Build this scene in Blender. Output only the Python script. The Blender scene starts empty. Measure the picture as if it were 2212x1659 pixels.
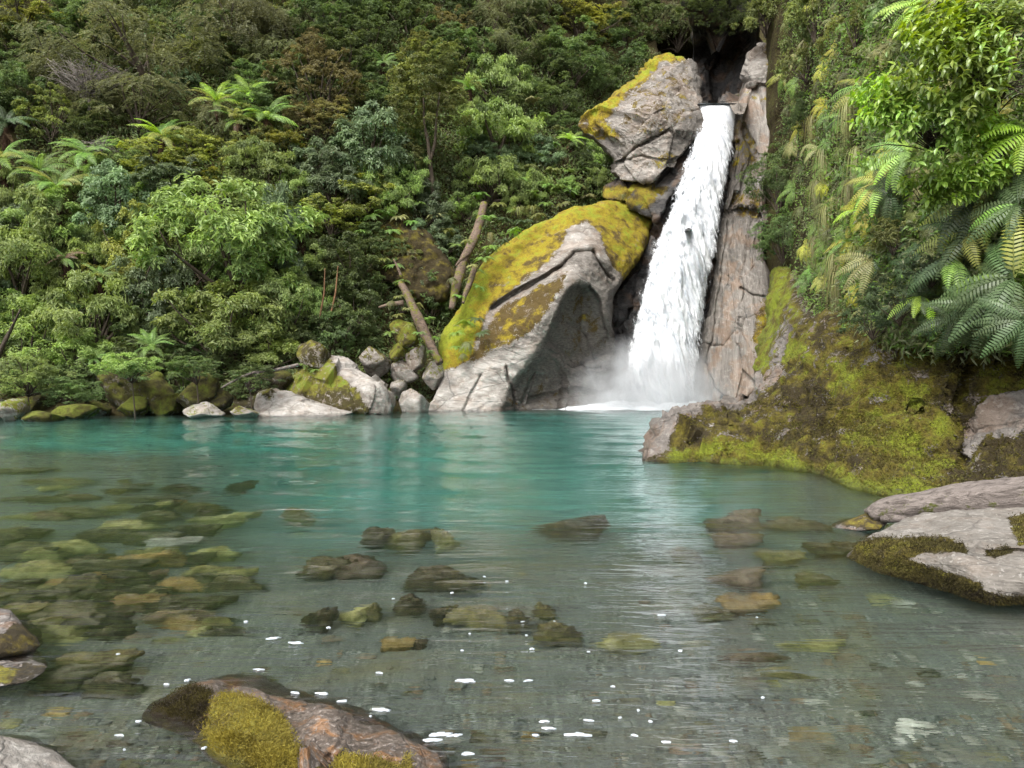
import bpy, math, random
import numpy as np
from mathutils import Vector, Matrix, Quaternion

SC = bpy.context.scene
COL = SC.collection
PI = math.pi
rng = np.random.default_rng(7)
random.seed(7)

# ------------------------------------------------------------------ camera, sky, sun, exposure
CAMH = 1.6
FPX = 1703.0            # focal length in pixels of a 2212 x 1659 picture
PITCH = math.atan(26.5 / FPX)
cam_d = bpy.data.cameras.new('camera')
cam_d.sensor_width = 36.0
cam_d.lens = 36.0 * FPX / 2212.0
cam_d.clip_start = 0.05
cam_d.clip_end = 400
cam = bpy.data.objects.new('camera', cam_d)
COL.objects.link(cam)
cam.location = (0, 0, CAMH)
cam.rotation_euler = (PI / 2 - PITCH, 0, 0)
SC.camera = cam

SUN_EL, SUN_AZ = math.radians(52), math.radians(212)     # azimuth clockwise from +Y
world = bpy.data.worlds.new('World')
SC.world = world
world.use_nodes = True
wn = world.node_tree
wn.nodes.clear()
w_out = wn.nodes.new('ShaderNodeOutputWorld')
w_bg = wn.nodes.new('ShaderNodeBackground')
w_sky = wn.nodes.new('ShaderNodeTexSky')
w_sky.sky_type = 'NISHITA'
w_sky.sun_disc = False
w_sky.sun_elevation = SUN_EL
w_sky.sun_rotation = SUN_AZ
w_sky.dust_density = 4.0
w_hsv = wn.nodes.new('ShaderNodeHueSaturation')
w_hsv.inputs['Saturation'].default_value = 0.22
wn.links.new(w_sky.outputs[0], w_hsv.inputs['Color'])
wn.links.new(w_hsv.outputs[0], w_bg.inputs['Color'])
w_bg.inputs['Strength'].default_value = 0.15
wn.links.new(w_bg.outputs[0], w_out.inputs['Surface'])

sun_d = bpy.data.lights.new('sun', 'SUN')
sun_d.energy = 1.5
sun_d.angle = math.radians(24)
sun_d.color = (1.0, 0.965, 0.90)
sun = bpy.data.objects.new('sun', sun_d)
COL.objects.link(sun)
sd = Vector((math.sin(SUN_AZ) * math.cos(SUN_EL), math.cos(SUN_AZ) * math.cos(SUN_EL), math.sin(SUN_EL)))
sun.rotation_euler = sd.to_track_quat('Z', 'Y').to_euler()

SC.view_settings.view_transform = 'Standard'
SC.view_settings.look = 'None'
SC.view_settings.gamma = 1.0
SC.view_settings.use_curve_mapping = False
SC.view_settings.exposure = 1.3
cy = SC.cycles
cy.use_denoising = True
cy.max_bounces = 7
cy.diffuse_bounces = 3
cy.glossy_bounces = 3
cy.transmission_bounces = 6
cy.transparent_max_bounces = 12
cy.volume_bounces = 1
SC.render.filter_size = 1.15
cy.sample_clamp_indirect = 8.0
cy.blur_glossy = 0.3
cy.volume_step_rate = 2.0
cy.volume_max_steps = 96

# ------------------------------------------------------------------ picture <-> place
_ct, _st = math.cos(PITCH), math.sin(PITCH)
def P(u, v, y):
    """point at depth y that is seen at (u, v)"""
    u = np.asarray(u, float); v = np.asarray(v, float); y = np.asarray(y, float)
    xc = (u - 1106.0) / FPX; yc = -(v - 829.5) / FPX
    dy = _ct + yc * _st; dz = -_st + yc * _ct
    k = y / dy
    return np.stack([xc * k, y + 0 * k, CAMH + dz * k], -1)
def W(u, v, z=0.0):
    """point on the water level seen at (u, v)"""
    xc = (u - 1106.0) / FPX; yc = -(v - 829.5) / FPX
    dy = _ct + yc * _st; dz = -_st + yc * _ct
    k = (z - CAMH) / dz
    return np.array([xc * k, dy * k, z])
def px(y): return y / FPX       # metres per picture pixel at depth y

# ------------------------------------------------------------------ noise
def _h(ix, iy, iz, s):
    n = (ix.astype(np.uint32) * np.uint32(374761393) + iy.astype(np.uint32) * np.uint32(668265263)
         + iz.astype(np.uint32) * np.uint32(2147483647 - 5) + np.uint32((s * 974634777) & 0xffffffff))
    n = (n ^ (n >> np.uint32(13))) * np.uint32(1274126177)
    n = (n ^ (n >> np.uint32(16))) * np.uint32(2246822519)
    n = n ^ (n >> np.uint32(15))
    return n.astype(np.float64) / 4294967295.0
def vn(p, s=0):
    i = np.floor(p).astype(np.int64); f = p - i
    f = f * f * f * (f * (f * 6 - 15) + 10)
    x, y, z = i[:, 0], i[:, 1], i[:, 2]
    fx, fy, fz = f[:, 0], f[:, 1], f[:, 2]
    def c(a, b, d): return _h(x + a, y + b, z + d, s)
    a = c(0,0,0)*(1-fx)+c(1,0,0)*fx; b = c(0,1,0)*(1-fx)+c(1,1,0)*fx
    d = c(0,0,1)*(1-fx)+c(1,0,1)*fx; e = c(0,1,1)*(1-fx)+c(1,1,1)*fx
    return ((a*(1-fy)+b*fy)*(1-fz) + (d*(1-fy)+e*fy)*fz) * 2 - 1
def fbm(p, s=0, o=5, g=0.5, lac=2.03):
    a = 1.0; t = 0; r = 0; p = p.copy()
    for k in range(o):
        r = r + a * vn(p + k * 17.3, s + k); t += a; a *= g; p *= lac
    return r / t
def ridge(p, s=0, o=4, g=0.5):
    a = 1.0; t = 0; r = 0; p = p.copy()
    for k in range(o):
        r = r + a * (1 - 2 * np.abs(vn(p + k * 11.7, s + k))); t += a; a *= g; p *= 2.1
    return r / t
def cells(p, s=0):
    """piecewise tilted facets: random value of the cell blended by a plane"""
    i = np.floor(p).astype(np.int64); best = np.full(len(p), 9.0); val = np.zeros(len(p))
    for dx in (-1, 0, 1):
        for dy in (-1, 0, 1):
            for dz in (-1, 0, 1):
                c = i + (dx, dy, dz)
                j = np.stack([_h(c[:,0],c[:,1],c[:,2],s+k) for k in range(3)], -1)
                q = c + j; d = ((p - q) ** 2).sum(1)
                g = np.stack([_h(c[:,0],c[:,1],c[:,2],s+5+k) for k in range(3)], -1) - .5
                w = _h(c[:,0],c[:,1],c[:,2],s+9) - .5 + ((p - q) * g).sum(1) * 1.3
                m = d < best; best = np.where(m, d, best); val = np.where(m, w, val)
    return val
def smooth(x, a, b):
    t = np.clip((x - a) / (b - a), 0, 1); return t * t * (3 - 2 * t)
def poly_sd(u, v, poly):
    """signed distance in pixels, positive inside"""
    p = np.array(poly, float); q = np.roll(p, -1, 0)
    d = np.full(u.shape, 1e9); ins = np.zeros(u.shape, bool)
    for (ax, ay), (bx, by) in zip(p, q):
        ex, ey = bx - ax, by - ay
        t = np.clip(((u - ax) * ex + (v - ay) * ey) / (ex*ex + ey*ey + 1e-9), 0, 1)
        d = np.minimum(d, np.hypot(u - ax - t*ex, v - ay - t*ey))
        c = ((ay > v) != (by > v)) & (u < (bx - ax) * (v - ay) / (by - ay + 1e-12) + ax)
        ins ^= c
    return np.where(ins, d, -d)
def line_d(u, v, pts):
    d = np.full(u.shape, 1e9)
    for (ax, ay), (bx, by) in zip(pts[:-1], pts[1:]):
        ex, ey = bx - ax, by - ay
        t = np.clip(((u - ax) * ex + (v - ay) * ey) / (ex*ex + ey*ey + 1e-9), 0, 1)
        d = np.minimum(d, np.hypot(u - ax - t*ex, v - ay - t*ey))
    return d
def rbf(ctl):
    c = np.array(ctl, float); xy = c[:, :2] / 100.0; n = len(c)
    r = np.hypot(xy[:, None, 0] - xy[None, :, 0], xy[:, None, 1] - xy[None, :, 1])
    A = np.zeros((n + 3, n + 3)); A[:n, :n] = r + np.eye(n) * -0.02
    A[:n, n] = 1; A[:n, n+1:] = xy; A[n, :n] = 1; A[n+1:, :n] = xy.T
    w = np.linalg.solve(A, np.r_[c[:, 2], 0, 0, 0])
    def f(u, v):
        sh = np.shape(u); u = np.ravel(u) / 100.0; v = np.ravel(v) / 100.0
        R = np.sqrt((u[:, None] - xy[None, :, 0])**2 + (v[:, None] - xy[None, :, 1])**2 + .02)
        return (R @ w[:n] + w[n] + u * w[n+1] + v * w[n+2]).reshape(sh)
    return f

# ------------------------------------------------------------------ meshes and objects
def mesh(name, V, Q, mats, smoothf=True, face=None, vcol=None, midx=None):
    """V (n,3), Q (m,4) or (m,3)"""
    V = np.asarray(V, np.float32); Q = np.asarray(Q, np.int32)
    me = bpy.data.meshes.new(name)
    k = Q.shape[1]
    me.vertices.add(len(V)); me.vertices.foreach_set('co', V.ravel())
    me.loops.add(Q.size); me.loops.foreach_set('vertex_index', Q.ravel())
    me.polygons.add(len(Q))
    me.polygons.foreach_set('loop_start', np.arange(0, Q.size, k, dtype=np.int32))
    me.polygons.foreach_set('loop_total', np.full(len(Q), k, np.int32))
    for m in (mats if isinstance(mats, (list, tuple)) else [mats]): me.materials.append(m)
    if midx is not None: me.polygons.foreach_set('material_index', np.asarray(midx, np.int32))
    me.polygons.foreach_set('use_smooth', np.full(len(Q), smoothf, bool))
    me.update(calc_edges=True)
    if face is not None:
        a = me.attributes.new('var', 'FLOAT', 'FACE'); a.data.foreach_set('value', np.asarray(face, np.float32))
    if vcol is not None:
        a = me.attributes.new('zone', 'FLOAT_COLOR', 'POINT')
        c = np.ones((len(V), 4), np.float32); c[:, :vcol.shape[1]] = vcol; a.data.foreach_set('color', c.ravel())
    return me
def obj(name, data, parent=None, loc=None, label=None, cat=None, group=None, kind=None):
    o = bpy.data.objects.new(name, data); COL.objects.link(o)
    if parent is not None: o.parent = parent
    if loc is not None: o.location = loc
    if label: o['label'] = label
    if cat: o['category'] = cat
    if group: o['group'] = group
    if kind: o['kind'] = kind
    return o
def vnormals(V, Q):
    a = V[Q[:, 2]] - V[Q[:, 0]]; b = V[Q[:, 3 if Q.shape[1] == 4 else 1]] - V[Q[:, 1 if Q.shape[1] == 4 else 0]]
    n = np.cross(a, b); N = np.zeros_like(V)
    for k in range(Q.shape[1]): np.add.at(N, Q[:, k], n)
    return N / (np.linalg.norm(N, axis=1, keepdims=True) + 1e-12)
def gridq(nr, nc, wrap=False):
    r, c = np.meshgrid(np.arange(nr - 1), np.arange(nc if wrap else nc - 1), indexing='ij')
    c2 = (c + 1) % nc
    return np.stack([r*nc + c, r*nc + c2, (r+1)*nc + c2, (r+1)*nc + c], -1).reshape(-1, 4)
def tube(pts, rad, n=7, seed=0, rough=0.0):
    """tapered tube through pts, closed ends"""
    pts = np.array(pts, float); rad = np.array(rad, float)
    d = np.gradient(pts, axis=0); d /= np.linalg.norm(d, axis=1, keepdims=True) + 1e-9
    ref = np.array([0.31, 0.9, 0.22]) if abs(d[0][2]) > .7 else np.array([0.05, 0.1, 1.0])
    s = np.cross(d, ref); s /= np.linalg.norm(s, axis=1, keepdims=True) + 1e-9
    t = np.cross(d, s)
    a = np.linspace(0, 2*PI, n, endpoint=False)
    V = pts[:, None] + rad[:, None, None] * (np.cos(a)[None, :, None] * s[:, None] + np.sin(a)[None, :, None] * t[:, None])
    V = V.reshape(-1, 3)
    if rough:
        cen = np.repeat(pts, n, 0)
        V = cen + (V - cen) * (1 + rough * fbm(V * 3.0 / max(rad.max(), .02) * .3, seed, 3))[:, None]
    Q = gridq(len(pts), n, True)
    m = len(V); V = np.vstack([V, pts[0], pts[-1]])
    c0 = [(m, (i+1) % n, i, i) for i in range(n)]
    c1 = [(m+1, m - n + i, m - n + (i+1) % n, m - n + (i+1) % n) for i in range(n)]
    return V, Q, np.array([x[:3] for x in c0 + c1])
def spl(pts, n):
    pts = np.array(pts, float); t = np.r_[0, np.cumsum(np.linalg.norm(np.diff(pts, axis=0), axis=1))]
    tt = np.linspace(0, t[-1], n); out = np.stack([np.interp(tt, t, pts[:, k]) for k in range(pts.shape[1])], -1)
    for _ in range(max(1, n // len(pts) // 2)):
        out[1:-1] = (out[:-2] + 2*out[1:-1] + out[2:]) / 4
    return out
class MB:
    """collects vertices and quads (triangles stored as quads of equal last corners)"""
    def __init__(s): s.V = []; s.Q = []; s.T = []; s.n = 0; s.f = []
    def add(s, V, Q, T=None, f=None):
        s.V.append(np.asarray(V)); s.Q.append(np.asarray(Q).reshape(-1, 4) + s.n)
        if T is not None and len(T): s.T.append(np.asarray(T) + s.n)
        if f is not None: s.f.append(f)
        s.n += len(V)
    def tube(s, pts, rad, n=6, seed=0, rough=0.0):
        V, Q, T = tube(pts, rad, n, seed, rough); s.add(V, Q, T)
    def mesh(s, name, mat, smoothf=True, vcol=None):
        V = np.vstack(s.V); Q = np.vstack(s.Q)
        T = np.vstack(s.T) if s.T else np.zeros((0, 3), int)
        me = bpy.data.meshes.new(name)
        me.vertices.add(len(V)); me.vertices.foreach_set('co', V.astype(np.float32).ravel())
        li = np.r_[Q.ravel(), T.ravel()].astype(np.int32)
        me.loops.add(len(li)); me.loops.foreach_set('vertex_index', li)
        me.polygons.add(len(Q) + len(T))
        me.polygons.foreach_set('loop_start', np.r_[np.arange(len(Q))*4, len(Q)*4 + np.arange(len(T))*3].astype(np.int32))
        me.polygons.foreach_set('loop_total', np.r_[np.full(len(Q), 4), np.full(len(T), 3)].astype(np.int32))
        me.materials.append(mat)
        me.polygons.foreach_set('use_smooth', np.full(len(Q) + len(T), smoothf, bool))
        me.update(calc_edges=True)
        if s.f:
            a = me.attributes.new('var', 'FLOAT', 'FACE')
            a.data.foreach_set('value', np.r_[np.concatenate(s.f), np.zeros(len(Q)+len(T)-sum(map(len, s.f)))].astype(np.float32))
        return me

# ------------------------------------------------------------------ materials
class NT:
    def __init__(s, name):
        s.m = bpy.data.materials.new(name); s.m.use_nodes = True; s.t = s.m.node_tree; s.t.nodes.clear()
        s.out = s.t.nodes.new('ShaderNodeOutputMaterial')
    def n(s, typ, ins=None, **kw):
        x = s.t.nodes.new('ShaderNode' + typ)
        for k, v in kw.items(): setattr(x, k, v)
        for k, v in (ins or {}).items(): s.set(x.inputs[k], v)
        return x
    def set(s, sock, v):
        if isinstance(v, bpy.types.NodeSocket): s.t.links.new(v, sock)
        elif isinstance(v, bpy.types.Node): s.t.links.new(v.outputs[0], sock)
        else: sock.default_value = v if not (isinstance(v, tuple) and len(v) == 3 and sock.type == 'RGBA') else (*v, 1)
    def noise(s, vec, scale, detail=4, rough=.55, dist=0.0):
        return s.n('TexNoise', {'Vector': vec, 'Scale': scale, 'Detail': detail, 'Roughness': rough, 'Distortion': dist}).outputs[0]
    def ramp(s, fac, stops):
        r = s.n('ValToRGB', {'Fac': fac}); e = r.color_ramp.elements
        while len(e) < len(stops): e.new(.5)
        for i, (p, c) in enumerate(stops): e[i].position = p; e[i].color = (*c, 1) if len(c) == 3 else c
        return r.outputs[0]
    def mix(s, f, a, b, blend='MIX'):
        x = s.n('Mix', data_type='RGBA', blend_type=blend)
        s.set(x.inputs[0], f); s.set(x.inputs[6], a); s.set(x.inputs[7], b); return x.outputs[2]
    def math(s, op, a, b=0.0, c=None, clamp=False):
        x = s.n('Math', operation=op, use_clamp=clamp); s.set(x.inputs[0], a); s.set(x.inputs[1], b)
        if c is not None: s.set(x.inputs[2], c)
        return x.outputs[0]
    def mapr(s, v, a, b, c=0.0, d=1.0):
        x = s.n('MapRange', {'Value': v, 'From Min': a, 'From Max': b, 'To Min': c, 'To Max': d}); return x.outputs[0]
    def bsdf(s, col, rough=.6, normal=None, spec=.4, **kw):
        b = s.n('BsdfPrincipled', {'Base Color': col, 'Roughness': rough, 'Specular IOR Level': spec, **kw})
        if normal is not None: s.set(b.inputs['Normal'], normal)
        return b
    def done(s, b): s.t.links.new(b.outputs[0] if isinstance(b, bpy.types.Node) else b, s.out.inputs['Surface']); return s.m

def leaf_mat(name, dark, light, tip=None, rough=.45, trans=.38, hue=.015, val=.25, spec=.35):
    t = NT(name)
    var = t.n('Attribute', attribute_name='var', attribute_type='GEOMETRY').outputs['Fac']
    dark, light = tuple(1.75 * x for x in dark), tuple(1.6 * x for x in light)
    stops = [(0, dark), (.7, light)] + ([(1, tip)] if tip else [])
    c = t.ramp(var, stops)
    rnd = t.n('ObjectInfo').outputs['Random']
    pos = t.n('NewGeometry').outputs['Position']
    patch = t.noise(pos, .9, 2)
    h = t.n('HueSaturation', {'Hue': t.mapr(rnd, 0, 1, .5 - hue, .5 + hue), 'Saturation': t.mapr(patch, .3, .7, .78, 1.0),
            'Value': t.math('MULTIPLY', t.mapr(rnd, 0, 1, 1 - val, 1 + val), t.mapr(patch, .3, .7, .85, 1.15)), 'Color': c}).outputs[0]
    b = t.bsdf(h, rough, spec=spec)
    tr = t.n('BsdfTranslucent', {'Color': t.n('HueSaturation', {'Hue': .485, 'Saturation': 1.15, 'Value': 1.25, 'Color': h}).outputs[0]})
    ms = t.n('MixShader', {0: trans, 1: b.outputs[0], 2: tr.outputs[0]})
    return t.done(ms)

def rock_mat(name, ca, cb, cc, strata=(1, 1, 1), rot=(0, 0, 0), scale=1.0, lichen=.35, lich_col=(.62, .58, .52), bump=.5,
             rust=0.0, crack=.5, gloss=.65, wetz=.10, moss_cols=None, stri=.6, water=True):
    """rock whose zones (moss cover, moss kind, paleness) come from the mesh attribute 'zone'"""
    t = NT(name)
    pos = t.n('NewGeometry').outputs['Position']
    co = t.n('Mapping', {'Vector': pos, 'Rotation': rot, 'Scale': tuple(x * scale for x in strata)}, vector_type='TEXTURE' if False else 'POINT').outputs[0]
    z = t.n('Attribute', attribute_name='zone', attribute_type='GEOMETRY')
    sep = t.n('SeparateColor', {0: z.outputs['Color']})
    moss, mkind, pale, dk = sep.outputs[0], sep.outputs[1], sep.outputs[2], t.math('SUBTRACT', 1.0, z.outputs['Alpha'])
    n1 = t.noise(co, 1.6, 6, .62, .4); n2 = t.noise(co, 7.0, 6, .65); n3 = t.noise(pos, 26.0 * min(1, scale + .3), 4, .6)
    n4 = t.noise(pos, 2.3 * scale, 5, .6, .8)
    base = t.ramp(t.math('ADD', t.math('MULTIPLY', n1, .6), t.math('MULTIPLY', n2, .4)), [(.36, ca), (.5, cb), (.64, cc)])
    base = t.mix(t.mapr(n3, .35, .7, 0, .5), base, t.mix(.5, base, (.13, .115, .10)))
    base = t.mix(t.math('MULTIPLY', pale, .75), base, t.ramp(n1, [(.35, (.26, .225, .19)), (.5, (.40, .37, .33)), (.66, (.53, .50, .46))]))
    if rust: base = t.mix(t.math('MULTIPLY', t.mapr(t.noise(pos, 1.1 * scale, 5, .6, .5), .50, .60), rust), base, (.30, .13, .03))
    if lichen:
        lm = t.mapr(t.noise(pos, 5.2 * scale, 7, .72, .3), .56, .60)
        base = t.mix(t.math('MULTIPLY', lm, lichen), base, lich_col)
    v = t.n('TexVoronoi', {'Vector': t.mix(.12, co, t.n('TexNoise', {'Vector': co, 'Scale': 2.0}).outputs[1]), 'Scale': .55}, feature='DISTANCE_TO_EDGE').outputs[0]
    ck = t.mapr(v, 0, .018, 1, 0)
    base = t.mix(t.math('MULTIPLY', ck, crack), base, (.05, .045, .04))
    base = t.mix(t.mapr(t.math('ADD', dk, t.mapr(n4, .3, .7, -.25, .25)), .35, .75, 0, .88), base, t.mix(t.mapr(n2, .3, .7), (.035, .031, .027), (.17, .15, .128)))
    base = t.mix(t.mapr(t.noise(pos, 7.5 * scale, 6, .75, .2), .60, .64, 0, .35), base, (.34, .32, .28))
    mc = moss_cols or ((.085, .055, .014), (.33, .25, .013), (.27, .31, .018))
    mk = t.math('ADD', mkind, t.mapr(t.noise(pos, 1.9 * scale, 5, .65), .3, .7, -.55, .55))
    mcol = t.ramp(mk, [(.12, mc[0]), (.5, mc[1]), (.9, mc[2])])
    mcol = t.mix(t.mapr(t.noise(pos, 30 * scale, 3, .6), .35, .68, .75, 0), mcol, t.mix(.62, mcol, (.045, .035, .01)))
    mcol = t.mix(t.mapr(t.noise(pos, 9 * scale, 4, .6), .5, .7, 0, .5), mcol, mc[0])
    base = t.n('HueSaturation', {'Value': .78, 'Saturation': .92, 'Color': base}).outputs[0]
    mcol = t.n('HueSaturation', {'Value': .88, 'Color': mcol}).outputs[0]
    mm = t.mapr(t.math('ADD', moss, t.math('ADD', t.mapr(n4, .3, .7, -.40, .40), t.mapr(n3, .3, .7, -.24, .24))), .44, .56)
    col = t.mix(mm, base, mcol)
    zz = t.n('SeparateXYZ', {0: pos}).outputs[2]
    wet = t.mapr(t.math('ADD', zz, t.mapr(n2, .3, .7, -.04, .04)), wetz, 0.0, 0, .72) if water else 0.0
    if water: col = t.mix(wet, col, t.mix(.78, col, (.015, .013, .010)))
    hgt = t.math('ADD', t.math('MULTIPLY', n1, stri), t.math('MULTIPLY', n2, .35))
    hgt = t.math('ADD', hgt, t.math('MULTIPLY', n3, .10))
    hgt = t.math('SUBTRACT', hgt, t.math('MULTIPLY', ck, .12))
    hm = t.math('ADD', t.math('MULTIPLY', t.noise(pos, 24 * scale, 4, .7), .42), t.math('MULTIPLY', n2, .3))
    hh = t.n('Mix', data_type='FLOAT'); t.set(hh.inputs[0], mm); t.set(hh.inputs[2], hgt); t.set(hh.inputs[3], hm)
    bp = t.n('Bump', {'Height': hh.outputs[0], 'Strength': bump, 'Distance': .35 / max(scale, .4)})
    r = t.math('SUBTRACT', t.math('ADD', gloss, t.math('MULTIPLY', mm, .3)), t.math('MULTIPLY', wet, .45)) if water else gloss
    b = t.bsdf(col, r, bp.outputs[0], .35)
    return t.done(b)

def plain_mat(name, a, b, sc=8.0, rough=.8, bump=.3, stretch=(1, 1, 1), spec=.3):
    t = NT(name); pos = t.n('TexCoord').outputs['Object']
    co = t.n('Mapping', {'Vector': pos, 'Scale': stretch}).outputs[0]
    n = t.noise(co, sc, 5, .65, .3)
    rnd = t.n('ObjectInfo').outputs['Random']
    c = t.n('HueSaturation', {'Value': t.mapr(rnd, 0, 1, .8, 1.2), 'Color': t.ramp(n, [(.32, a), (.68, b)])}).outputs[0]
    bp = t.n('Bump', {'Height': n, 'Strength': bump, 'Distance': .05})
    return t.done(t.bsdf(c, rough, bp.outputs[0], spec))
# ------------------------------------------------------------------ shape of the land
SHX = np.array([-60, -30, -17.5, -11, -5.5, -3.5, 0, 3, 5.5, 8, 14, 40.])
SHY = np.array([27, 28, 28.8, 29.4, 31.8, 33.2, 34.2, 35, 37.6, 38.6, 38.6, 38.])
PZ = np.array([-6, -3, 0, 0.7, 1.6, 3.2, 7, 12, 40.])
PT = np.array([-3, -1.6, 0, 1.2, 2.6, 4.0, 6.4, 9.2, 30.])
def hill_y(x, z):
    return np.interp(x, SHX, SHY) + np.interp(z, PZ, PT)
def hill_z(x, y):
    return np.interp(y - np.interp(x, SHX, SHY), PT, PZ)
def hill_hit(u, v):
    ys = np.linspace(24, 75, 600)
    p = P(np.full(600, u), np.full(600, v), ys)
    d = ys - hill_y(p[:, 0], p[:, 2])
    i = int(np.argmax(d > 0)) or 599
    return ys[i]
def wall_y(u, v):
    """depth of the right-hand valley side"""
    b = np.interp(u, [1640, 1700, 1760, 1830, 1900, 2000, 2120, 2212, 2400, 2800], [36, 31.5, 23, 17, 14.0, 12.6, 11.5, 10.7, 9.2, 7.5])
    return b * (1 + 0.16 * (760 - np.asarray(v, float)) / 760)
def bed_z(x, y):
    d = np.interp(y, [-6, 0.6, 2.0, 3.0, 5.0, 7.0, 9.0, 12.0, 16.0, 60], [.6, .25, -.10, -.30, -.42, -.62, -1.25, -2.5, -3.2, -3.2])
    left = smooth(-x / (y * .45 + .5), .42, 1.0) * smooth(y, 3.5, 6) * (1 - smooth(y, 15, 21))
    d = d + (np.maximum(d, -.75) - d) * left
    right = smooth(x / (y * .3 + 1), .55, 1.0) * (1 - smooth(y, 14, 17))
    d = d + (np.maximum(d, -.8) - d) * right
    # far shore comes up
    sh = np.interp(x, SHX, SHY) - y
    d = np.maximum(d, np.interp(sh, [-3, 0, 1.0, 3.0], [.2, -.25, -1.0, -9.]))
    lf = smooth(-x, 13, 19) * smooth(y, 15, 22)
    d = np.maximum(d, -3.2 + 2.5 * lf)
    return d

# ------------------------------------------------------------------ streambed
def build_bed():
    rows = np.r_[np.linspace(-7, 1.6, 20), np.geomspace(1.65, 46, 340)]
    c = np.linspace(-1.25, 1.25, 290)
    Y, Cc = np.meshgrid(rows, c, indexing='ij')
    X = Cc * (np.maximum(Y, 0) * .85 + 3.2)
    p = np.stack([X.ravel(), Y.ravel(), np.zeros(X.size)], -1)
    z = bed_z(p[:, 0], p[:, 1])
    amp = np.clip(-z, .1, 1.5)
    z = z + .16 * amp * fbm(p * .45, 3, 4) + .012 * fbm(p * 5, 9, 3) + .03 * fbm(p * 1.6, 19, 3)
    p[:, 2] = z
    t = NT('streambed gravel')
    pos = t.n('NewGeometry').outputs['Position']
    v = t.n('TexVoronoi', {'Vector': pos, 'Scale': 46.0, 'Randomness': 1.0})
    g = t.ramp(t.n('SeparateColor', {0: v.outputs['Color']}).outputs[0], [(0, (.055, .053, .044)), (.45, (.105, .102, .086)), (.8, (.155, .15, .128)), (1, (.25, .245, .215))])
    fine = t.ramp(t.noise(pos, 60, 3, .7), [(.3, (.068, .066, .055)), (.7, (.155, .15, .128))])
    c0 = t.mix(t.mapr(t.noise(pos, 3.0, 4, .6), .42, .6), g, fine)
    patch = t.noise(pos, .9, 5, .6, .6)
    c0 = t.mix(t.mapr(patch, .52, .68, 0, .55), c0, (.16, .125, .055))
    zz = t.n('SeparateXYZ', {0: pos}).outputs[2]
    c0 = t.mix(t.mapr(zz, -.8, -1.9, 0, .85), c0, t.mix(t.mapr(t.noise(pos, .35, 3), .4, .6), (.34, .34, .30), (.24, .25, .22)))
    bp = t.n('Bump', {'Height': t.math('ADD', v.outputs['Distance'], t.noise(pos, 60, 2)), 'Strength': .5, 'Distance': .012})
    m = t.done(t.bsdf(c0, .8, bp.outputs[0], .2))
    me = mesh('streambed', p, gridq(len(rows), len(c)), m)
    obj('streambed', me, kind='structure')
build_bed()

# ------------------------------------------------------------------ hillsides
def earth_mat():
    t = NT('forest floor')
    pos = t.n('NewGeometry').outputs['Position']
    n = t.noise(pos, 1.2, 6, .65, .5); n2 = t.noise(pos, 9, 5, .65)
    c = t.ramp(t.math('ADD', t.math('MULTIPLY', n, .5), t.math('MULTIPLY', n2, .5)), [(.36, (.018, .014, .008)), (.5, (.05, .04, .018)), (.6, (.07, .075, .02)), (.7, (.10, .09, .03))])
    bp = t.n('Bump', {'Height': n2, 'Strength': .8, 'Distance': .2})
    return t.done(t.bsdf(c, .9, bp.outputs[0], .1))
M_EARTH = earth_mat()
def build_hill():
    xs = np.r_[np.linspace(-58, -32, 16), np.linspace(-30, 18, 210), np.linspace(19, 44, 16)]
    zs = np.r_[np.linspace(-6, 24, 150), np.linspace(24.5, 34, 24)]
    Z, X = np.meshgrid(zs, xs, indexing='ij')
    x = X.ravel(); z = Z.ravel()
    y = hill_y(x, z)
    n3 = np.stack([x, y, z], -1)
    y = y + 1.1 * fbm(n3 * .16, 21, 4) * smooth(z, .5, 4) + .5 * fbm(n3 * .6, 22, 4) * smooth(z, -1, 1)
    # gorge the creek comes out of
    g = smooth(x, 10.4, 10.8) * (1 - smooth(x, 14.8, 15.2)) * smooth(z, 13.9, 14.3) * (1 - smooth(z, 25.5, 26.5))
    y = y + 8.5 * g
    me = mesh('hillside', np.stack([x, y, z], -1), gridq(len(zs), len(xs)), M_EARTH)
    obj('hillside', me, kind='structure')
build_hill()
def build_wall():
    us = np.linspace(1655, 2800, 120); vs = np.linspace(880, -190, 110)
    Vv, U = np.meshgrid(vs, us, indexing='ij')
    u = U.ravel(); v = Vv.ravel()
    y = wall_y(u, v)
    # overhang: the slope sits further back below the fern edge
    y = y + 1.2 * smooth(v, 660, 760) * smooth(u, 1800, 1900)
    p = P(u, v, y)
    y = y * (1 + .055 * fbm(p * .45, 31, 4))
    p = P(u, v, y)
    # left edge and top fold back into the hill
    q = p.reshape(len(vs), len(us), 3)
    ext = q[:, :1].copy(); ext[..., 1] += 9; ext[..., 0] += 3
    q = np.concatenate([ext, q], 1)
    top = q[-1:].copy(); top[..., 1] += 14; top[..., 0] += 8; top[..., 2] += 4
    q = np.concatenate([q, top], 0)
    me = mesh('valley_side', q.reshape(-1, 3), gridq(q.shape[0], q.shape[1]), M_EARTH)
    obj('slope', me, kind='structure')
build_wall()

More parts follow.
